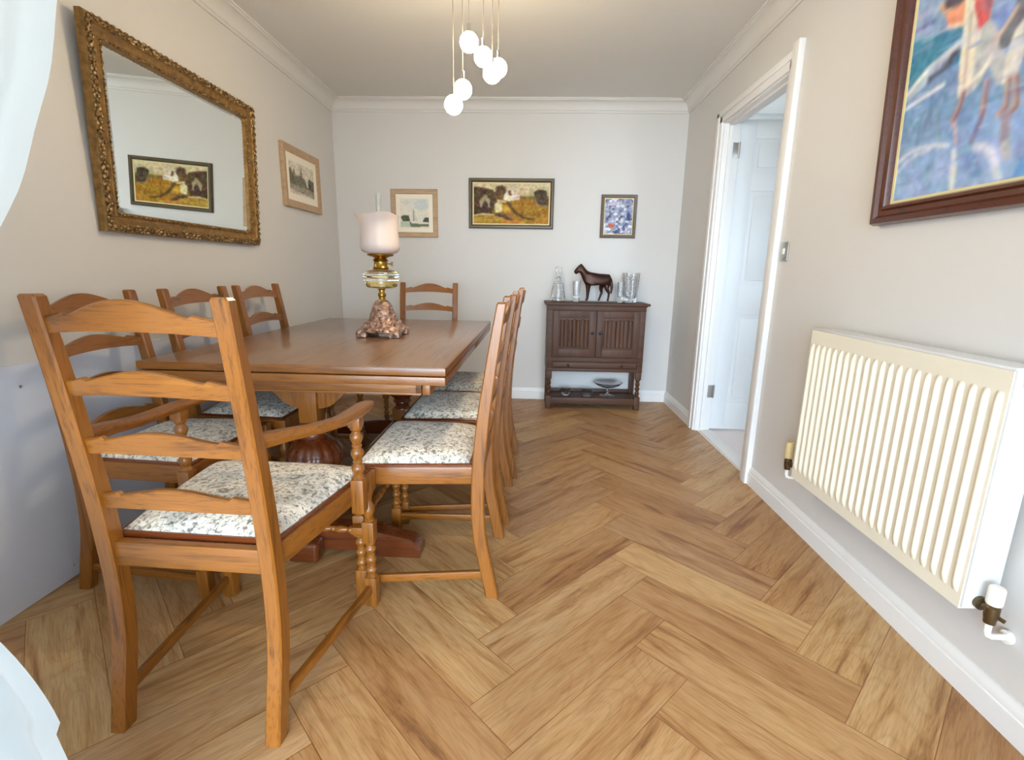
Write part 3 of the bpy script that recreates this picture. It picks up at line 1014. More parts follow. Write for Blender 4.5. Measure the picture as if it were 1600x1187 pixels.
class Art:
    """a small raster painted with brush shapes; u right, v up, both 0..1"""

    def __init__(self, nx, ny, base):
        self.nx, self.ny = nx, ny
        self.v, self.u = np.meshgrid(np.linspace(0, 1, ny), np.linspace(0, 1, nx), indexing='ij')
        self.a = np.zeros((ny, nx, 3)); self.a[:] = np.array(base) / 255.0

    def blend(self, mask, col, alpha=1.0):
        mk = (mask * alpha)[..., None]
        self.a = self.a * (1 - mk) + mk * np.array(col) / 255.0

    def grad(self, v0, v1, c0, c1):
        k = np.clip((self.v - v0) / (v1 - v0), 0, 1)[..., None]
        mk = ((self.v >= min(v0, v1)) & (self.v <= max(v0, v1)))[..., None]
        self.a = np.where(mk, np.array(c0) / 255.0 * (1 - k) + np.array(c1) / 255.0 * k, self.a)

    def poly(self, pts, col, alpha=1.0):
        inside = np.zeros(self.u.shape, bool)
        n = len(pts)
        for i in range(n):
            (x0, y0), (x1, y1) = pts[i], pts[(i + 1) % n]
            if y0 == y1:
                continue
            c = ((self.v > min(y0, y1)) & (self.v <= max(y0, y1))) & (self.u < x0 + (self.v - y0) * (x1 - x0) / (y1 - y0))
            inside ^= c
        self.blend(inside.astype(float), col, alpha)

    def ell(self, cx, cy, rx, ry, col, alpha=1.0, rot=0.0):
        c, s = math.cos(rot), math.sin(rot)
        dx, dy = self.u - cx, self.v - cy
        d = ((dx * c + dy * s) / rx) ** 2 + ((-dx * s + dy * c) / ry) ** 2
        self.blend(np.clip(1.6 - 1.2 * d, 0, 1) * (d < 1.33), col, alpha)

    def stroke(self, pts, w, col, alpha=1.0):
        best = np.full(self.u.shape, 9.0)
        for (x0, y0), (x1, y1) in zip(pts, pts[1:]):
            dx, dy = x1 - x0, y1 - y0
            L2 = dx * dx + dy * dy + 1e-9
            t = np.clip(((self.u - x0) * dx + (self.v - y0) * dy) / L2, 0, 1)
            best = np.minimum(best, np.hypot(self.u - x0 - t * dx, self.v - y0 - t * dy))
        self.blend(np.clip(1.5 - best / w, 0, 1), col, alpha)

    def grain(self, cells, amp, seed):
        mono = vnoise(self.u.shape, cells, seed + 7) - 0.5
        for k in range(3):
            self.a[..., k] += amp * (0.75 * mono + 0.3 * (vnoise(self.u.shape, cells, seed + k) - 0.5))

    def soften(self, n=1):
        for _ in range(n):
            p = np.pad(self.a, ((1, 1), (1, 1), (0, 0)), 'edge')
            self.a = (p[:-2, 1:-1] + p[2:, 1:-1] + p[1:-1, :-2] + p[1:-1, 2:] + 2 * p[1:-1, 1:-1]) / 6

    def mute(self, k, to=(150, 130, 104)):
        self.a = self.a * (1 - k) + k * np.array(to) / 255.0

    def mottle(self, cells, cols, seed, thr=0.55, alpha=0.8):
        for k, c in enumerate(cols):
            n = vnoise(self.u.shape, cells, seed + 10 * k)
            self.blend(np.clip((n - thr) * 6, 0, 1), c, alpha)

    def build(self, name, w, h, parent, y=0.0):
        nx, ny = self.nx, self.ny
        xs = (np.linspace(0, 1, nx) - 0.5) * w
        zs = (np.linspace(0, 1, ny) - 0.5) * h
        verts = [(float(x), y, float(z)) for z in zs for x in xs]
        faces = [(j * nx + i, j * nx + i + 1, (j + 1) * nx + i + 1, (j + 1) * nx + i) for j in range(ny - 1) for i in range(nx - 1)]
        me = bpy.data.meshes.new(name)
        me.from_pydata(verts, [], faces)
        at = me.attributes.new('paint', 'FLOAT_COLOR', 'POINT')
        a = np.clip(self.a, 0, 1)
        lin = np.where(a <= 0.04045, a / 12.92, ((a + 0.055) / 1.055) ** 2.4).reshape(-1, 3)
        at.data.foreach_set('color', np.hstack([lin, np.ones((len(lin), 1))]).astype(np.float32).ravel())
        me.materials.append(PAINT)
        o = bpy.data.objects.new(name, me)
        COL.objects.link(o)
        o.parent = parent
        return o


def backing(w, h, parent, dep=0.008):
    m = MB(); m.box(-w / 2, w / 2, -dep, 0.0, -h / 2, h / 2); return m.build('backing', BACKING, parent)


def place_wall(o, wall, a, z, off=0.002, tilt=0.0):
    """local front -Y: back wall faces -Y, left wall faces +X, right wall faces -X"""
    if wall == 'back':
        o.location, o.rotation_euler = (a, D - off, z), (tilt, 0, 0)
    elif wall == 'left':
        o.location, o.rotation_euler = (L + off, a, z), (tilt, 0, PI / 2)
    else:
        o.location, o.rotation_euler = (R - off, a, z), (tilt, 0, -PI / 2)


# big gilt mirror, leaning forward a little from its cord
mr = thing('wall_mirror', 'large rectangular mirror in an ornate gilt frame on the left wall', 'mirror')
MW, MH = 1.066, 0.738
place_wall(mr, 'left', 2.389, 1.588, 0.018, math.radians(2.5))
mr.rotation_mode = 'XYZ'
m = MB()
frame_mesh(m, MW, MH, [(0, 0.0), (0, 0.022), (0.004, 0.030), (0.030, 0.034), (0.036, 0.026), (0.058, 0.020), (0.062, 0.024), (0.074, 0.022), (0.078, 0.008), (0.078, 0.0)])
m.build('gilt_frame', GOLDFLAT, mr, 40)
m = MB()
rs = random.Random(3)


def blob_run(p0, p1, n, size, out, jit):
    for k in range(n):
        t = (k + 0.5) / n
        x, z = p0[0] + (p1[0] - p0[0]) * t, p0[1] + (p1[1] - p0[1]) * t
        j = (k % 2 * 2 - 1) * jit
        vert = abs(p1[0] - p0[0]) < 1e-6
        x, z = (x + j, z) if vert else (x, z + j)
        s = size * rs.uniform(0.8, 1.25)
        m.sphere((x, -out, z), s, 8, 0.8 if vert else 1.3, 0.8, 1.3 if vert else 0.8)


for (ins, n1, n2, sz, out, jit) in ((0.068, 50, 34, 0.0050, 0.025, 0.0), (0.013, 70, 48, 0.0075, 0.034, 0.0045), (0.026, 46, 32, 0.0065, 0.034, 0.003)):
    if ins == 0.013:
        m.build('beaded_edge', GOLD, mr, 60, label='inner run of gilt beads')
        m = MB()
    x, z = MW / 2 - ins, MH / 2 - ins
    blob_run((-x, z), (x, z), n1, sz, out, jit)
    blob_run((-x, -z), (x, -z), n1, sz, out, jit)
    blob_run((-x, -z), (-x, z), n2, sz, out, jit)
    blob_run((x, -z), (x, z), n2, sz, out, jit)
m.build('carved_border', GOLD, mr, 60, label='carved gilt ornament of leaves and beads')
m = MB()
gw, gh, bv = MW / 2 - 0.077, MH / 2 - 0.077, 0.018
m.rings([[(sx * gw, -0.010, sz * gh) for sx, sz in ((-1, -1), (1, -1), (1, 1), (-1, 1))],
         [(sx * (gw - bv), -0.0125, sz * (gh - bv)) for sx, sz in ((-1, -1), (1, -1), (1, 1), (-1, 1))]], cap=False)
vs = [m.bm.verts.new((sx * (gw - bv), -0.0125, sz * (gh - bv))) for sx, sz in ((-1, -1), (1, -1), (1, 1), (-1, 1))]
m.bm.faces.new(vs)
m.build('mirror_glass', MIRROR, mr, 0)
m = MB(); m.box(-MW / 2 + 0.01, MW / 2 - 0.01, -0.006, 0.0, -MH / 2 + 0.01, MH / 2 - 0.01); m.build('backing', BACKING, mr)


def picture(name, label, wall, a, z, w, h, prof, mats, art, mount=0.0, slip=0.0, tilt=0.0, off=0.002):
    t = thing(name, label, 'picture')
    place_wall(t, wall, a, z, off, tilt)
    fw = prof[-1][0]
    m = MB(); frame_mesh(m, w, h, prof); m.build('frame', mats, t, 40)
    backing(w - 0.01, h - 0.01, t)
    iw, ih = w - 2 * fw + 0.004, h - 2 * fw + 0.004
    if slip:
        m = MB(); frame_mesh(m, iw, ih, [(0, 0.008), (0, 0.013), (slip, 0.012), (slip, 0.008)]); m.build('slip', SLIP, t, 40)
        iw, ih = iw - 2 * slip + 0.002, ih - 2 * slip + 0.002
    if mount:
        m = MB(); frame_mesh(m, iw, ih, [(0, 0.0085), (0, 0.0105), (mount, 0.0105), (mount + 0.002, 0.0085)]); m.build('mount', MATB, t, 0)
        iw, ih = iw - 2 * mount + 0.002, ih - 2 * mount + 0.002
    art.build('picture_sheet', iw, ih, t, -0.0092)
    return t


# farm landscape, back wall
A = Art(120, 66, (150, 110, 30))
A.grad(1.0, 0.70, (214, 198, 160), (186, 168, 132))
A.poly([(0, .86), (.18, .83), (.30, .78), (.42, .74), (.60, .70), (.80, .66), (1, .60), (1, .3), (0, .3)], (120, 88, 36))
A.poly([(.38, .60), (.55, .66), (.72, .62), (.90, .50), (1, .42), (1, 0), (.55, 0), (.50, .25)], (160, 112, 18))
A.poly([(0, .92), (.12, .90), (.26, .84), (.30, .60), (.24, .20), (0, .22)], (72, 48, 24))
A.ell(.36, .86, .07, .10, (74, 46, 26)); A.ell(.33, .76, .05, .08, (84, 52, 28)); A.ell(.40, .78, .03, .08, (70, 44, 26))
A.poly([(.40, .70), (.43, .80), (.47, .82), (.505, .90), (.54, .74), (.62, .70), (.62, .62), (.46, .56), (.40, .60)], (232, 224, 204))
A.poly([(.455, .80), (.49, .84), (.50, .70), (.47, .72)], (104, 72, 44)); A.poly([(.53, .67), (.62, .69), (.62, .63), (.54, .61)], (176, 176, 168))
A.poly([(.08, .58), (.155, .74), (.22, .60), (.215, .40), (.09, .40)], (168, 152, 122))
A.poly([(.115, .50), (.155, .58), (.19, .48), (.185, .30), (.12, .32)], (56, 40, 38))
A.poly([(.28, .50), (.34, .56), (.40, .46), (.38, .30), (.29, .26)], (226, 212, 160)); A.stroke([(.33, .58), (.42, .54)], .02, (226, 214, 180))
A.poly([(.37, .46), (.46, .50), (.52, .30), (.40, .28)], (190, 142, 20))
A.stroke([(.46, .54), (.50, .40), (.56, .28), (.66, .16), (.78, .12)], .022, (72, 50, 24)); A.stroke([(.28, .22), (.40, .20), (.48, .10)], .035, (76, 50, 40))
A.poly([(.80, .80), (.86, .86), (.96, .84), (.99, .60), (.98, .48), (.86, .50), (.80, .72)], (58, 44, 28)); A.stroke([(.82, .50), (.98, .44)], .015, (150, 128, 92))
A.stroke([(0, .20), (.12, .24), (.26, .22)], .02, (214, 196, 140)); A.poly([(0, .16), (.3, .18), (.5, .06), (.7, .06), (.7, 0), (0, 0)], (178, 140, 40)); A.stroke([(.4, .06), (.6, .05)], .03, (206, 128, 40))
A.soften(2); A.mute(.10); A.grain((22, 40), .22, 5); A.grain((8, 14), .14, 15)
picture('framed_painting', 'wide painting of a farm and golden fields, centre of the back wall', 'back', -0.171, 1.632, 0.690, 0.388,
        [(0, 0), (0, 0.022), (0.006, 0.028), (0.020, 0.028), (0.030, 0.018), (0.030, 0)], OLIVEFRAME, A, slip=0.012)
# pale print with spire
A = Art(60, 60, (226, 220, 206))
A.ell(.75, .8, .30, .2, (196, 206, 208), .8); A.ell(.35, .85, .3, .12, (210, 212, 204), .7)
A.poly([(.44, .25), (.465, .80), (.49, .25)], (138, 142, 132)); A.poly([(.49, .25), (.50, .62), (.60, .25)], (206, 210, 200))
A.poly([(.02, .38), (.12, .44), (.30, .43), (.34, .24), (.10, .22)], (84, 90, 72)); A.poly([(.78, .22), (.84, .36), (1, .36), (1, .2)], (78, 82, 66)); A.poly([(.30, .26), (.4, .16), (1, .14), (1, .06), (.36, .04)], (112, 120, 98))
A.poly([(0, .22), (.3, .2), (.36, .04), (0, .05)], (190, 198, 178))
A.soften(1); A.grain((20, 20), .08, 25)
picture('framed_print', 'square pale wood framed print of a church spire, behind the oil lamp', 'back', -0.966, 1.549, 0.384, 0.378,
        [(0, 0), (0, 0.016), (0.004, 0.020), (0.034, 0.018), (0.040, 0.012), (0.040, 0)], PALEOAK['x'], A, mount=0.035)
# small mosaic-like picture
A = Art(40, 50, (172, 176, 196))
A.mottle((14, 11), [(90, 92, 132), (214, 214, 228), (120, 132, 150), (84, 84, 104), (232, 230, 236), (140, 150, 186)], 41, .62, .9)
A.ell(.26, .24, .12, .08, (190, 110, 90)); A.ell(.86, .52, .08, .10, (60, 70, 120)); A.ell(.5, .08, .10, .05, (70, 90, 140)); A.poly([(.1, .86), (.5, .92), (.5, .84), (.1, .8)], (200, 190, 200))
A.grain((40, 30), .25, 60)
picture('framed_mosaic', 'small dark framed picture of blue fragments above the horse figurine', 'back', 0.7015, 1.544, 0.286, 0.336,
        [(0, 0), (0, 0.016), (0.005, 0.022), (0.020, 0.020), (0.026, 0.012), (0.026, 0)], BROWNFRAME, A, slip=0.008)
# sketch of towers, left wall
A = Art(50, 50, (214, 206, 190))
A.poly([(0, .30), (0, .74), (.08, .78), (.14, .62), (.2, .80), (.26, .60), (.44, .62), (.46, .86), (.50, .86), (.52, .60), (.64, .56), (.68, .34), (.74, .34), (.76, .62), (1, .60), (1, .25)], (124, 120, 104))
A.poly([(0, .3), (1, .26), (1, .04), (0, .14)], (158, 152, 134)); A.poly([(.74, .30), (.76, .60), (1, .58), (1, .26)], (98, 94, 80)); A.poly([(.04, .32), (.06, .60), (.22, .56), (.22, .32)], (104, 102, 88))
A.soften(1); A.grain((26, 26), .22, 80); A.grain((10, 12), .14, 90)
picture('framed_sketch', 'pale oak framed grey sketch of towers, on the left wall beside the mirror', 'left', 3.585, 1.688, 0.560, 0.392,
        [(0, 0), (0, 0.020), (0.005, 0.024), (0.040, 0.020), (0.048, 0.013), (0.048, 0)], PALEOAK['y'], A, mount=0.045)

# large seaside painting, right wall (u from the door side towards the camera)
A = Art(190, 170, (120, 160, 200))
A.grad(0.0, 0.30, (152, 176, 212), (128, 160, 204)); A.grad(0.30, 1.0, (118, 150, 190), (150, 170, 204))
A.poly([(0, .70), (.30, .64), (.30, .52), (0, .48)], (70, 132, 164)); A.poly([(.3, .66), (1, .5), (1, .34), (.3, .40)], (120, 150, 200))
A.poly([(0, .95), (.5, .8), (.5, .6), (0, .72)], (138, 162, 198), .8)
A.stroke([(0, .80), (.12, .78), (.2, .76)], .012, (170, 178, 210)); A.stroke([(0, .74), (.1, .74)], .008, (120, 118, 170))
A.poly([(0, .49), (.10, .555), (.24, .60), (.24, .54), (.14, .50), (0, .44)], (176, 194, 210)); A.stroke([(0, .48), (.10, .545), (.25, .59)], .011, (238, 234, 224)); A.stroke([(.12, .50), (.22, .53)], .013, (84, 94, 114)); A.stroke([(.19, .53), (.245, .56)], .013, (90, 88, 100))
A.poly([(0, .43), (.12, .45), (.24, .46), (.24, .34), (0, .28)], (112, 146, 190), .85); A.stroke([(0, .415), (.10, .435), (.20, .45)], .009, (228, 228, 232))
A.poly([(0, .37), (.2, .38), (.22, .24), (0, .20)], (122, 152, 180), .6)
A.poly([(.135, .785), (.185, .675), (.26, .645), (.265, .76)], (226, 158, 124)); A.ell(.195, .77, .055, .026, (92, 84, 90), 1, -.25); A.stroke([(.18, .68), (.255, .655)], .008, (240, 206, 180)); A.stroke([(.13, .79), (.15, .75)], .008, (224, 170, 140))
A.poly([(.25, .80), (.262, .55), (.278, .375), (.32, .365), (.365, .385), (.40, .44), (.44, .36), (.475, .36), (.46, .46), (.42, .55), (.375, .62), (.345, .80)], (188, 188, 192))
A.poly([(.245, .80), (.26, .55), (.277, .37), (.315, .365), (.335, .45), (.34, .60), (.315, .70), (.30, .80)], (234, 224, 208)); A.stroke([(.285, .68), (.30, .42)], .006, (200, 186, 176)); A.stroke([(.30, .40), (.37, .43), (.40, .47)], .010, (240, 230, 216)); A.stroke([(.315, .62), (.345, .50)], .008, (206, 202, 204))
A.poly([(.27, .82), (.30, .68), (.335, .60), (.365, .62), (.375, .70), (.36, .80)], (208, 98, 98)); A.ell(.335, .635, .016, .035, (222, 100, 104)); A.ell(.355, .70, .016, .05, (138, 90, 112), .8)
A.poly([(.44, .80), (.47, .62), (.425, .53), (.43, .49), (.46, .48), (.52, .56), (.60, .66), (.60, .80)], (112, 112, 122)); A.stroke([(.41, .53), (.455, .58), (.475, .61)], .008, (216, 184, 164))
A.poly([(.48, .53), (.51, .56), (.535, .52), (.53, .43), (.515, .355), (.465, .355), (.462, .45)], (226, 222, 214)); A.poly([(.515, .55), (.535, .51), (.53, .43), (.505, .40)], (200, 190, 192), .7)
for pts in ([(.304, .385), (.292, .325), (.272, .285)], [(.400, .39), (.402, .32), (.404, .27)], [(.487, .365), (.495, .27), (.470, .25)], [(.513, .365), (.535, .26), (.512, .24)]):
    A.stroke(pts, .012, (190, 152, 148)); A.stroke([(x + .006, y - .002) for x, y in pts], .005, (132, 102, 110))
A.stroke([(.285, .27), (.305, .19)], .009, (206, 182, 184)); A.stroke([(.404, .26), (.375, .175)], .010, (124, 114, 142)); A.stroke([(.497, .24), (.515, .14)], .016, (142, 128, 144)); A.stroke([(.515, .13), (.53, .09)], .018, (178, 178, 184))
A.stroke([(0, .18), (.05, .205), (.11, .217), (.2, .208), (.27, .19)], .009, (220, 220, 222), .8); A.stroke([(0, .13), (.05, .17), (.10, .19), (.18, .197)], .008, (214, 214, 222), .7); A.stroke([(.40, .15), (.44, .142), (.47, .11), (.49, .07), (.51, .01)], .017, (224, 224, 228), .75); A.stroke([(.30, .16), (.306, .13)], .012, (228, 224, 218), .85); A.stroke([(.308, .10), (.312, .06)], .016, (228, 224, 218), .8); A.stroke([(.314, .035), (.318, .0)], .012, (228, 224, 218), .8)
A.poly([(.56, .0), (.60, .10), (.70, .18), (1, .3), (1, 0)], (88, 142, 206), .8); A.stroke([(.08, .08), (.2, .12)], .018, (136, 156, 198)); A.stroke([(.36, .12), (.42, .05)], .025, (120, 150, 196))
A.soften(3); A.grain((26, 40), .12, 120); A.grain((60, 60), .07, 133); A.grain((9, 14), .09, 137)
A.mottle((40, 12), [(176, 192, 222), (136, 144, 188)], 140, .74, .4)
picture('framed_seascape', 'large mahogany framed painting of figures wading in blue surf, above the radiator', 'right', 1.395, 1.675, 0.87, 0.81,
        [(0, 0), (0, 0.018), (0.006, 0.034), (0.022, 0.036), (0.030, 0.026), (0.044, 0.024), (0.050, 0.032), (0.058, 0.030), (0.064, 0.014), (0.064, 0)], MAHOG, A, slip=0.010, off=0.020, tilt=math.radians(2.4))

# light switch
sw = thing('light_switch', 'brushed steel light switch beside the doorway frame', 'switch')
place_wall(sw, 'right', 2.458, 1.209, 0.0)
m = MB(); m.box(-0.035, 0.035, -0.007, 0, -0.044, 0.044, 0.003); m.build('plate', STEEL, sw)
m = MB(); m.box(-0.008, 0.008, -0.012, -0.006, -0.014, 0.014, 0.002); m.build('rocker', WPLASTIC, sw)

# ------------------------------------------------------------------ radiator
RX = 1.105
rd = thing('radiator', 'cream panel radiator with vertical ribs mounted on the right wall', 'radiator', (0, 0, 0))
y0, y1, z0, z1 = 1.135, 1.962, 0.280, 0.893
m = MB()
NY, NZ = 23 * 12, 40
g = []
pitch = (y1 - y0 - 0.012) / 23
for a in range(NY + 1):
    y = y0 + 0.006 + (y1 - y0 - 0.012) * a / NY
    ph = ((y - y0 - 0.006) / pitch) % 1.0
    rib = 0.009 * max(0.0, math.cos((ph - 0.5) * PI * 1.6)) if abs(ph - 0.5) < 0.3125 else 0.0
    row = []
    for b in range(NZ + 1):
        z = z0 + 0.004 + (z1 - z0 - 0.008) * b / NZ
        e = min((z - z0 - 0.040) / 0.022, (z1 - 0.052 - z) / 0.022, 1.0)
        e = max(0.0, e)
        row.append(m.bm.verts.new((RX - rib * math.sin(e * PI / 2), y, z)))
    g.append(row)
for a in range(NY):
    for b in range(NZ):
        m.bm.faces.new((g[a][b], g[a + 1][b], g[a + 1][b + 1], g[a][b + 1]))
m.box(RX - 0.0005, RX + 0.012, y0 + 0.003, y1 - 0.003, z0, z1, 0.0)
m.build('ribbed_panel', CREAM, rd, 40)
m = MB(); m.box(RX + 0.060, RX + 0.072, y0 + 0.01, y1 - 0.01, z0 + 0.01, z1 - 0.02, 0.004); m.build('rear_panel', CREAM, rd)
for ya, yb in ((y0 - 0.004, y0 + 0.004), (y1 - 0.004, y1 + 0.004)):
    m = MB(); m.box(RX + 0.002, RX + 0.082, ya, yb, z0 + 0.004, z1 + 0.004, 0.003); m.build('end_panel', ENAMEL, rd)
m = MB()
m.box(RX, RX + 0.080, y0, y1, z1, z1 + 0.008, 0.002)
m.build('top_grille', ENAMEL, rd)
for y in (y0 + 0.12, y1 - 0.12):
    m = MB(); m.box(RX + 0.07, R - 0.001, y - 0.02, y + 0.02, z0 + 0.1, z1 - 0.1, 0.002); m.build('wall_bracket', ENAMEL, rd)
m = MB(); m.lathe([(0.014, 0.0), (0.014, -0.004), (0.006, -0.005), (0.006, -0.010)], (RX + 0.030, y0 - 0.004, 0.865), axis='y', seg=18); m.build('air_vent', CHROME, rd)


def valve(y, sgn, z, cap_mat, cap_r, cap_h, ext=0.0):
    v = bpy.data.objects.new('valve', None); COL.objects.link(v); v.parent = rd
    x = RX + 0.040
    m = MB()
    m.lathe([(0.017, 0), (0.017, sgn * 0.010), (0.010, sgn * 0.012), (0.010, sgn * (0.028 + ext))], (x, y, z), axis='y', seg=16)
    yy = y + sgn * (0.036 + ext)
    m.lathe([(0.012, -0.032), (0.013, -0.020), (0.015, -0.012), (0.015, 0.012), (0.011, 0.016), (0.011, 0.024)], (x, yy, z), seg=16)
    m.bar((x, yy, z - 0.006), (x + 0.012, yy + sgn * 0.024, z - 0.012), 0.006, 0.008)
    m.build('valve_body', BRONZEV, v)
    m = MB(); m.lathe([(cap_r * 0.9, 0.020), (cap_r, 0.024), (cap_r, 0.024 + cap_h), (cap_r * 0.85, 0.030 + cap_h), (0.001, 0.031 + cap_h)], (x, yy, z), seg=20); m.build('valve_cap', cap_mat, v)
    m = MB()
    m.tube([(x, yy, z - 0.030), (x, yy, z - 0.055), (x + 0.004, yy, z - 0.066), (x + 0.014, yy, z - 0.070), (R - 0.001, yy, z - 0.070)], 0.0075, 10)
    m.lathe([(0.017, -0.012), (0.017, -0.004), (0.012, 0.0)], (R - 0.0, yy, z - 0.070), axis='x', seg=16)
    m.build('pipe', WPLASTIC, v)


valve(y0 - 0.004, -1, 0.305, WPLASTIC, 0.017, 0.036)
valve(y1 + 0.004, 1, 0.300, YPLASTIC, 0.016, 0.062, 0.068)

# ------------------------------------------------------------------ cabinet
cb = thing('court_cupboard', 'small dark carved oak cupboard with two panelled doors against the back wall', 'cabinet', (0.528, 3.905, 0), math.radians(0.5))
CW, CD = 0.385, 0.285     # half width, depth (local y 0 front .. CD back)
ZB = 0.32
m = MB()
m.box(-CW + 0.03, CW - 0.03, 0.012, CD - 0.002, 0.385, 0.845, 0.0)
m.box(-CW, -CW + 0.045, 0.006, CD, ZB, 0.845, 0.003); m.box(CW - 0.045, CW, 0.006, CD, ZB, 0.845, 0.003)
m.box(-CW, CW, 0.004, 0.03, 0.395, 0.425, 0.002); m.box(-CW, CW, 0.004, 0.03, 0.805, 0.845, 0.002)
m.box(-CW, CW, 0.002, 0.03, ZB - 0.005, ZB + 0.022, 0.003); m.box(-CW, CW, 0.0, 0.03, 0.420, 0.432, 0.004)
m.box(-CW + 0.03, CW - 0.03, 0.02, CD - 0.002, ZB, 0.39, 0.0)
m.build('carcass', CABW['x'], cb)
m = MB(); m.box(-CW - 0.024, CW + 0.024, -0.022, CD + 0.006, 0.846, 0.864, 0.005, seg=3); m.box(-CW - 0.008, CW + 0.008, -0.006, CD, 0.838, 0.847, 0.003); m.build('cupboard_top', CABW['x'], cb)
for s in (-1, 1):
    d = MB()
    x0, x1 = sorted((s * 0.003, s * (CW - 0.043)))
    dz0, dz1 = 0.436, 0.802
    d.box(x0, x1, -0.002, 0.014, dz0, dz1, 0.002)
    d.box(x0, x0 + 0.052, -0.010, 0.004, dz0, dz1, 0.003); d.box(x1 - 0.052, x1, -0.010, 0.004, dz0, dz1, 0.003)
    d.box(x0, x1, -0.0095, 0.004, dz0, dz0 + 0.065, 0.003); d.box(x0, x1, -0.0095, 0.004, dz1 - 0.055, dz1, 0.003)
    door = d.build('cupboard_door', CABW['z'], cb)
    p = MB()                                               # linenfold panel
    px0, px1, pz0, pz1 = x0 + 0.058, x1 - 0.058, dz0 + 0.072, dz1 - 0.062
    NX = 72
    rings = []
    for k in range(NX + 1):
        x = px0 + (px1 - px0) * k / NX
        u = (k / NX) * 7
        dep = 0.006 * abs(math.sin(u * PI)) ** 0.7
        sh = 0.010 * abs(math.sin(u * PI / 2 + 0.6))
        rings.append([(x, 0.001, pz0 + sh), (x, -0.003 - dep, pz0 + sh + 0.004), (x, -0.003 - dep, pz1 - sh - 0.004), (x, 0.001, pz1 - sh)])
    p.rings(rings)
    p.build('linenfold_panel', CABW['z'], door, 40)
    k_ = MB()
    hx = s * 0.030
    k_.box(hx - 0.012, hx + 0.012, -0.014, -0.009, 0.616, 0.640, 0.002)
    k_.lathe([(0.004, -0.010), (0.004, -0.022), (0.008, -0.024), (0.006, -0.032), (0.001, -0.034)], (hx, 0, 0.628), axis='y', seg=10)
    k_.bar((hx, -0.026, 0.628), (hx + s * 0.022, -0.026, 0.626), 0.006, 0.008, bev=0.001)
    k_.build('latch', BLACKIRON, door)
m = MB(); m.box(-CW + 0.05, CW - 0.05, -0.006, 0.02, 0.346, 0.394, 0.004); m.box(-CW + 0.058, CW - 0.058, -0.009, 0.0, 0.353, 0.387, 0.003)
dwr = m.build('drawer', CABW['x'], cb)
for x in (-0.212, 0.212):
    m = MB(); m.lathe([(0.006, 0), (0.006, -0.010), (0.011, -0.014), (0.011, -0.020), (0.004, -0.024)], (x, -0.008, 0.370), axis='y', seg=14); m.build('drawer_knob', BLACKIRON, dwr)
for s in (-1, 1):
    m = MB()
    x = s * (CW - 0.0245)
    m.box(x - 0.0225, x + 0.0225, 0.006, 0.048, 0.255, ZB, 0.003)
    tw = []
    m.lathe([(0.017, 0.108), (0.019, 0.113), (0.012, 0.120), (0.018, 0.134), (0.019, 0.144), (0.012, 0.156), (0.018, 0.170), (0.019, 0.182), (0.012, 0.194), (0.018, 0.208), (0.019, 0.220), (0.012, 0.234), (0.019, 0.246), (0.018, 0.257)], (x, 0.027, 0), seg=16)
    m.box(x - 0.0225, x + 0.0225, 0.005, 0.049, 0.0, 0.110, 0.003)
    m.build('front_leg', CABW['z'], cb, 30)
    m = MB(); m.box(x - 0.020, x + 0.020, CD - 0.045, CD - 0.004, 0.0, ZB, 0.003); m.build('rear_leg', CABW['z'], cb)
m = MB(); m.box(-CW + 0.01, CW - 0.01, 0.02, CD - 0.01, 0.072, 0.092, 0.003); m.box(-CW + 0.044, CW - 0.044, 0.008, 0.03, 0.045, 0.096, 0.003); m.box(-CW + 0.04, CW - 0.04, CD - 0.03, CD - 0.012, 0.06, 0.115, 0.002)
m.build('lower_shelf', CABW['x'], cb)

# ------------------------------------------------------------------ things on and in the cupboard
CT = 0.8645
# cut-glass decanter with stopper
dc = thing('decanter', 'cut glass decanter with tall stopper at the left end of the cupboard top', 'decanter', (0.226, 4.05, CT))
m = MB()
pr = [(0.050, 0.002), (0.056, 0.006), (0.057, 0.020), (0.052, 0.070), (0.045, 0.120), (0.040, 0.146), (0.030, 0.155), (0.022, 0.160), (0.021, 0.185), (0.024, 0.192)]
m.lathe(pr + [(0.012, 0.192), (0.012, 0.160), (0.030, 0.140), (0.046, 0.030), (0.001, 0.022)], seg=32, flute=lambda h, a: 1 + 0.03 * math.cos(14 * a) if 0.01 < h < 0.14 else 1)
m.build('body', CUTGLASS, dc, 30)
m = MB(); m.lathe([(0.010, 0.165), (0.012, 0.193), (0.017, 0.200), (0.021, 0.206), (0.021, 0.270), (0.018, 0.276), (0.001, 0.277)], seg=8); m.build('stopper', CUTGLASS, dc, 20)


def glass_vase(name, label, cat, x, y, r0, r1, h, group=None, base=0.02, flutes=10):
    m = MB()
    out = [(r0 * 0.9, 0.001), (r0, 0.006), (r0 * 0.98, base), (r0 + (r1 - r0) * 0.5, h * 0.55), (r1, h)]
    inn = [(r1 - 0.004, h), (r0 + (r1 - r0) * 0.5 - 0.005, h * 0.55), (r0 * 0.82, base + 0.008), (0.001, base + 0.004)]
    m.lathe(out + inn, (0, 0, 0), seg=40, flute=lambda hh, a: 1 + 0.035 * math.cos(flutes * a))
    o = m.build(name, CUTGLASS, None, 30)
    o.location = (x, y, CT)
    return tag(o, label, cat, group)


glass_vase('glass_tumbler', 'slim clear glass under the bronze horse head', 'glass', 0.372, 4.035, 0.026, 0.030, 0.165, 'slim clear glasses on the cupboard top', base=0.042)
glass_vase('glass_tumbler', 'slim clear glass between the bronze horse and the wide vase', 'glass', 0.716, 4.0, 0.023, 0.025, 0.160, 'slim clear glasses on the cupboard top', base=0.042)
glass_vase('crystal_vase', 'wide cut crystal vase at the right end of the cupboard top', 'vase', 0.806, 4.06, 0.050, 0.068, 0.235, base=0.03, flutes=14)


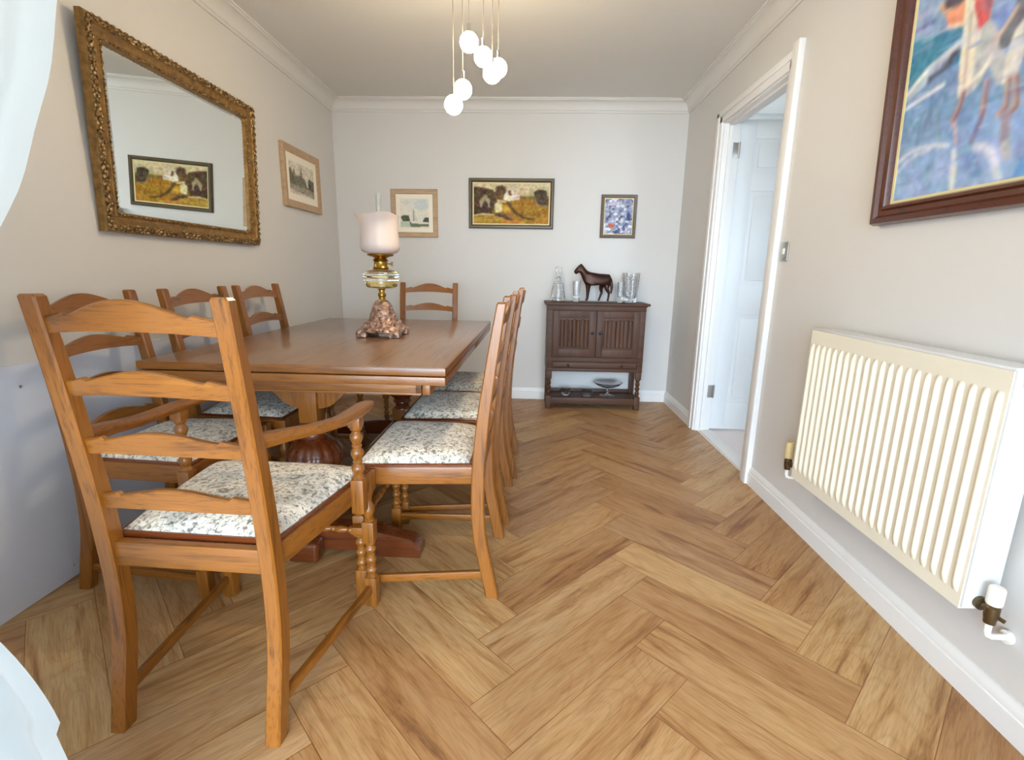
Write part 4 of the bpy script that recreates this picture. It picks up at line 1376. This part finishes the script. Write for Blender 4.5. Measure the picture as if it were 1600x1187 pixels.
# bronze horse figurine: one skinned body
def skinned(name, verts, edges, radii, root, mat, sub=2):
    me = bpy.data.meshes.new(name)
    me.from_pydata(verts, edges, [])
    o = bpy.data.objects.new(name, me)
    COL.objects.link(o)
    sk = o.modifiers.new('skin', 'SKIN')
    sk.use_smooth_shade = True
    for i, sv in enumerate(me.skin_vertices[0].data):
        r = radii[i]
        sv.radius = (r, r) if not isinstance(r, tuple) else r
        sv.use_root = i == root
    ss = o.modifiers.new('sub', 'SUBSURF')
    ss.levels = ss.render_levels = sub
    bpy.context.view_layer.update()
    ev = o.evaluated_get(bpy.context.evaluated_depsgraph_get())
    nm = bpy.data.meshes.new_from_object(ev)
    o.modifiers.clear()
    o.data = nm
    nm.materials.clear()
    nm.materials.append(mat)
    nm.polygons.foreach_set('use_smooth', [True] * len(nm.polygons))
    return o


HS = [  # x (nose -), y, z in cm ; radius cm
    (8.0, 0, 17.8, 4.9),      # 0 hindquarters (root)
    (2.0, 0, 17.3, 4.8),      # 1 barrel
    (-4.2, 0, 17.6, 5.0),     # 2 chest / shoulder
    (-7.0, 0, 20.6, 3.7),     # 3 neck base
    (-9.0, 0, 23.6, 2.8),     # 4 neck
    (-10.6, 0, 26.4, 2.4),    # 5 poll
    (-12.6, 0, 24.2, 2.2),    # 6 cheek
    (-15.0, 0, 21.4, 1.45),    # 7 muzzle
    (11.0, 0, 18.2, 3.4),     # 8 croup
    (13.2, 0, 17.0, 1.1),     # 9 tail
    (13.9, 0, 11.5, 1.2),     # 10
    (13.6, 0, 6.5, 0.5),      # 11
    (10.6, -1.8, 13.4, 2.7), (9.6, -1.9, 10.4, 1.7), (11.8, -1.9, 7.2, 1.1), (11.3, -1.9, 3.0, 0.75), (10.9, -1.9, 0.9, 1.05),
    (7.0, 1.8, 13.4, 2.6), (5.8, 1.9, 10.4, 1.6), (6.6, 1.9, 7.2, 1.05), (5.2, 1.9, 3.0, 0.75), (4.4, 1.9, 0.9, 1.05),
    (-4.9, -1.7, 12.8, 1.9), (-4.8, -1.7, 9.6, 1.25), (-4.8, -1.7, 7.0, 1.05), (-5.0, -1.7, 2.8, 0.72), (-5.7, -1.7, 0.9, 1.0),
    (-3.9, 1.7, 12.8, 1.8), (-3.6, 1.7, 9.6, 1.2), (-3.8, 1.7, 7.0, 1.0), (-4.0, 1.7, 2.8, 0.72), (-4.8, 1.7, 0.9, 1.0),
    (-10.2, -0.9, 28.6, 0.45), (-10.2, 0.9, 28.6, 0.45),
]
HE = [(0, 1), (1, 2), (2, 3), (3, 4), (4, 5), (5, 6), (6, 7), (0, 8), (8, 9), (9, 10), (10, 11), (0, 12), (12, 13), (13, 14), (14, 15), (15, 16), (0, 17), (17, 18), (18, 19), (19, 20), (20, 21),
      (2, 22), (22, 23), (23, 24), (24, 25), (25, 26), (2, 27), (27, 28), (28, 29), (29, 30), (30, 31), (5, 32), (5, 33)]
hsx = 0.0104
horse = skinned('horse_figurine', [(x * hsx, y * hsx, z * hsx) for x, y, z, r in HS], HE, [r * hsx for *_, r in HS], 0, BRONZE, 3)
horse.location = (0.508, 4.04, CT)
tag(horse, 'dark bronze horse figurine standing on the cupboard, facing left', 'figurine')

# cut-glass dishes and a footed comport on the lower shelf
SZ = 0.0925


def dish(label, x, y, r, h, z=SZ, group=None):
    m = MB()
    out = [(r * .45, 0.0), (r * .5, 0.005), (r * .62, h * .35), (r * .9, h * .8), (r, h)]
    inn = [(r * .95, h), (r * .84, h * .8), (r * .55, h * .38), (0.001, h * .2)]
    m.lathe(out + inn, seg=36, flute=lambda hh, a: 1 + 0.06 * math.cos(9 * a) * (hh / h))
    o = m.build('glass_dish', CUTGLASS, None, 30)
    o.location = (x, y, z)
    return tag(o, label, 'dish', group)


dish('cut glass dish on the cupboard lower shelf, nearest its left leg', 0.318, 4.02, 0.062, 0.05, group='cut glass dishes on the lower shelf')
dish('cut glass dish on the cupboard lower shelf, beside the footed comport', 0.490, 4.00, 0.070, 0.045, group='cut glass dishes on the lower shelf')
cp = thing('comport', 'footed glass comport with a wide shallow bowl on the cupboard lower shelf', 'dish', (0.665, 4.03, SZ))
m = MB(); m.lathe([(0.060, 0.0), (0.060, 0.004), (0.020, 0.012), (0.008, 0.020), (0.012, 0.034), (0.008, 0.050), (0.010, 0.062), (0.022, 0.070)], seg=28); m.build('foot', CUTGLASS, cp, 40)
m = MB(); m.lathe([(0.022, 0.068), (0.060, 0.078), (0.100, 0.096), (0.122, 0.118), (0.118, 0.119), (0.097, 0.100), (0.058, 0.083), (0.001, 0.076)], seg=40); m.build('bowl', CUTGLASS, cp, 40)

# ------------------------------------------------------------------ tied-back curtain at the patio opening
ct = thing('curtain', 'white voile curtain tied back at the left edge of the patio opening', 'curtain', (0, 0, 0))
EDGE = [(0.02, -0.66), (0.31, -0.725), (0.42, -0.752), (0.52, -0.803), (0.64, -0.90), (0.76, -1.00), (0.86, -0.98), (0.98, -0.83), (1.08, -0.725), (1.156, -0.663), (1.197, -0.634), (1.263, -0.602), (1.318, -0.574), (1.39, -0.552), (1.6, -0.49), (1.9, -0.43), (2.16, -0.40)]
m = MB()
NZ, NS = 90, 120
g = []
ed = interp(EDGE, NZ)
for k, (z, xr) in enumerate(ed):
    row = []
    xl = -1.58
    wd = (xr - xl)
    if z < 0.365:
        xr -= 0.016
    pinch = math.exp(-((z - 0.78) / 0.16) ** 2)
    for s in range(NS + 1):
        t = s / NS
        xq = xl + pinch * 0.34 + (xr - xl - pinch * 0.34) * t
        y = 0.625 + (0.016 + 0.014 * pinch) * math.sin(t * 2 * PI * 11 + 0.6 * math.sin(z * 2.0)) * (0.4 + 0.6 * min(1, (1 - t) * 6)) - 0.02 * pinch
        row.append(m.bm.verts.new((xq, y, z)))
    g.append(row)
for a in range(NZ):
    for b in range(NS):
        m.bm.faces.new((g[a][b], g[a][b + 1], g[a + 1][b + 1], g[a + 1][b]))
m.build('voile', SHEER, ct, 180)
m = MB(); m.lathe([(0.011, -1.60), (0.011, 1.10)], (0, 0.625, 2.185), axis='x', seg=14); m.build('curtain_pole', STEEL, ct)
for x in (-1.5, -0.2, 1.0):
    m = MB(); m.box(x - 0.008, x + 0.008, F - 0.001, 0.63, 2.178, 2.192, 0.002); m.build('pole_bracket', STEEL, ct)
m = MB()
pts = []
for k in range(25):
    a = 2 * PI * k / 24
    pts.append((-1.12 + 0.15 * math.cos(a), 0.605 + 0.055 * math.sin(a), 0.78 - 0.03 * math.cos(a)))
m.tube(pts, 0.010, 8)
m.bar((-1.25, 0.60, 0.81), (-1.45, F, 0.84), 0.012, 0.012)
m.build('tie_back', WPLASTIC, ct)
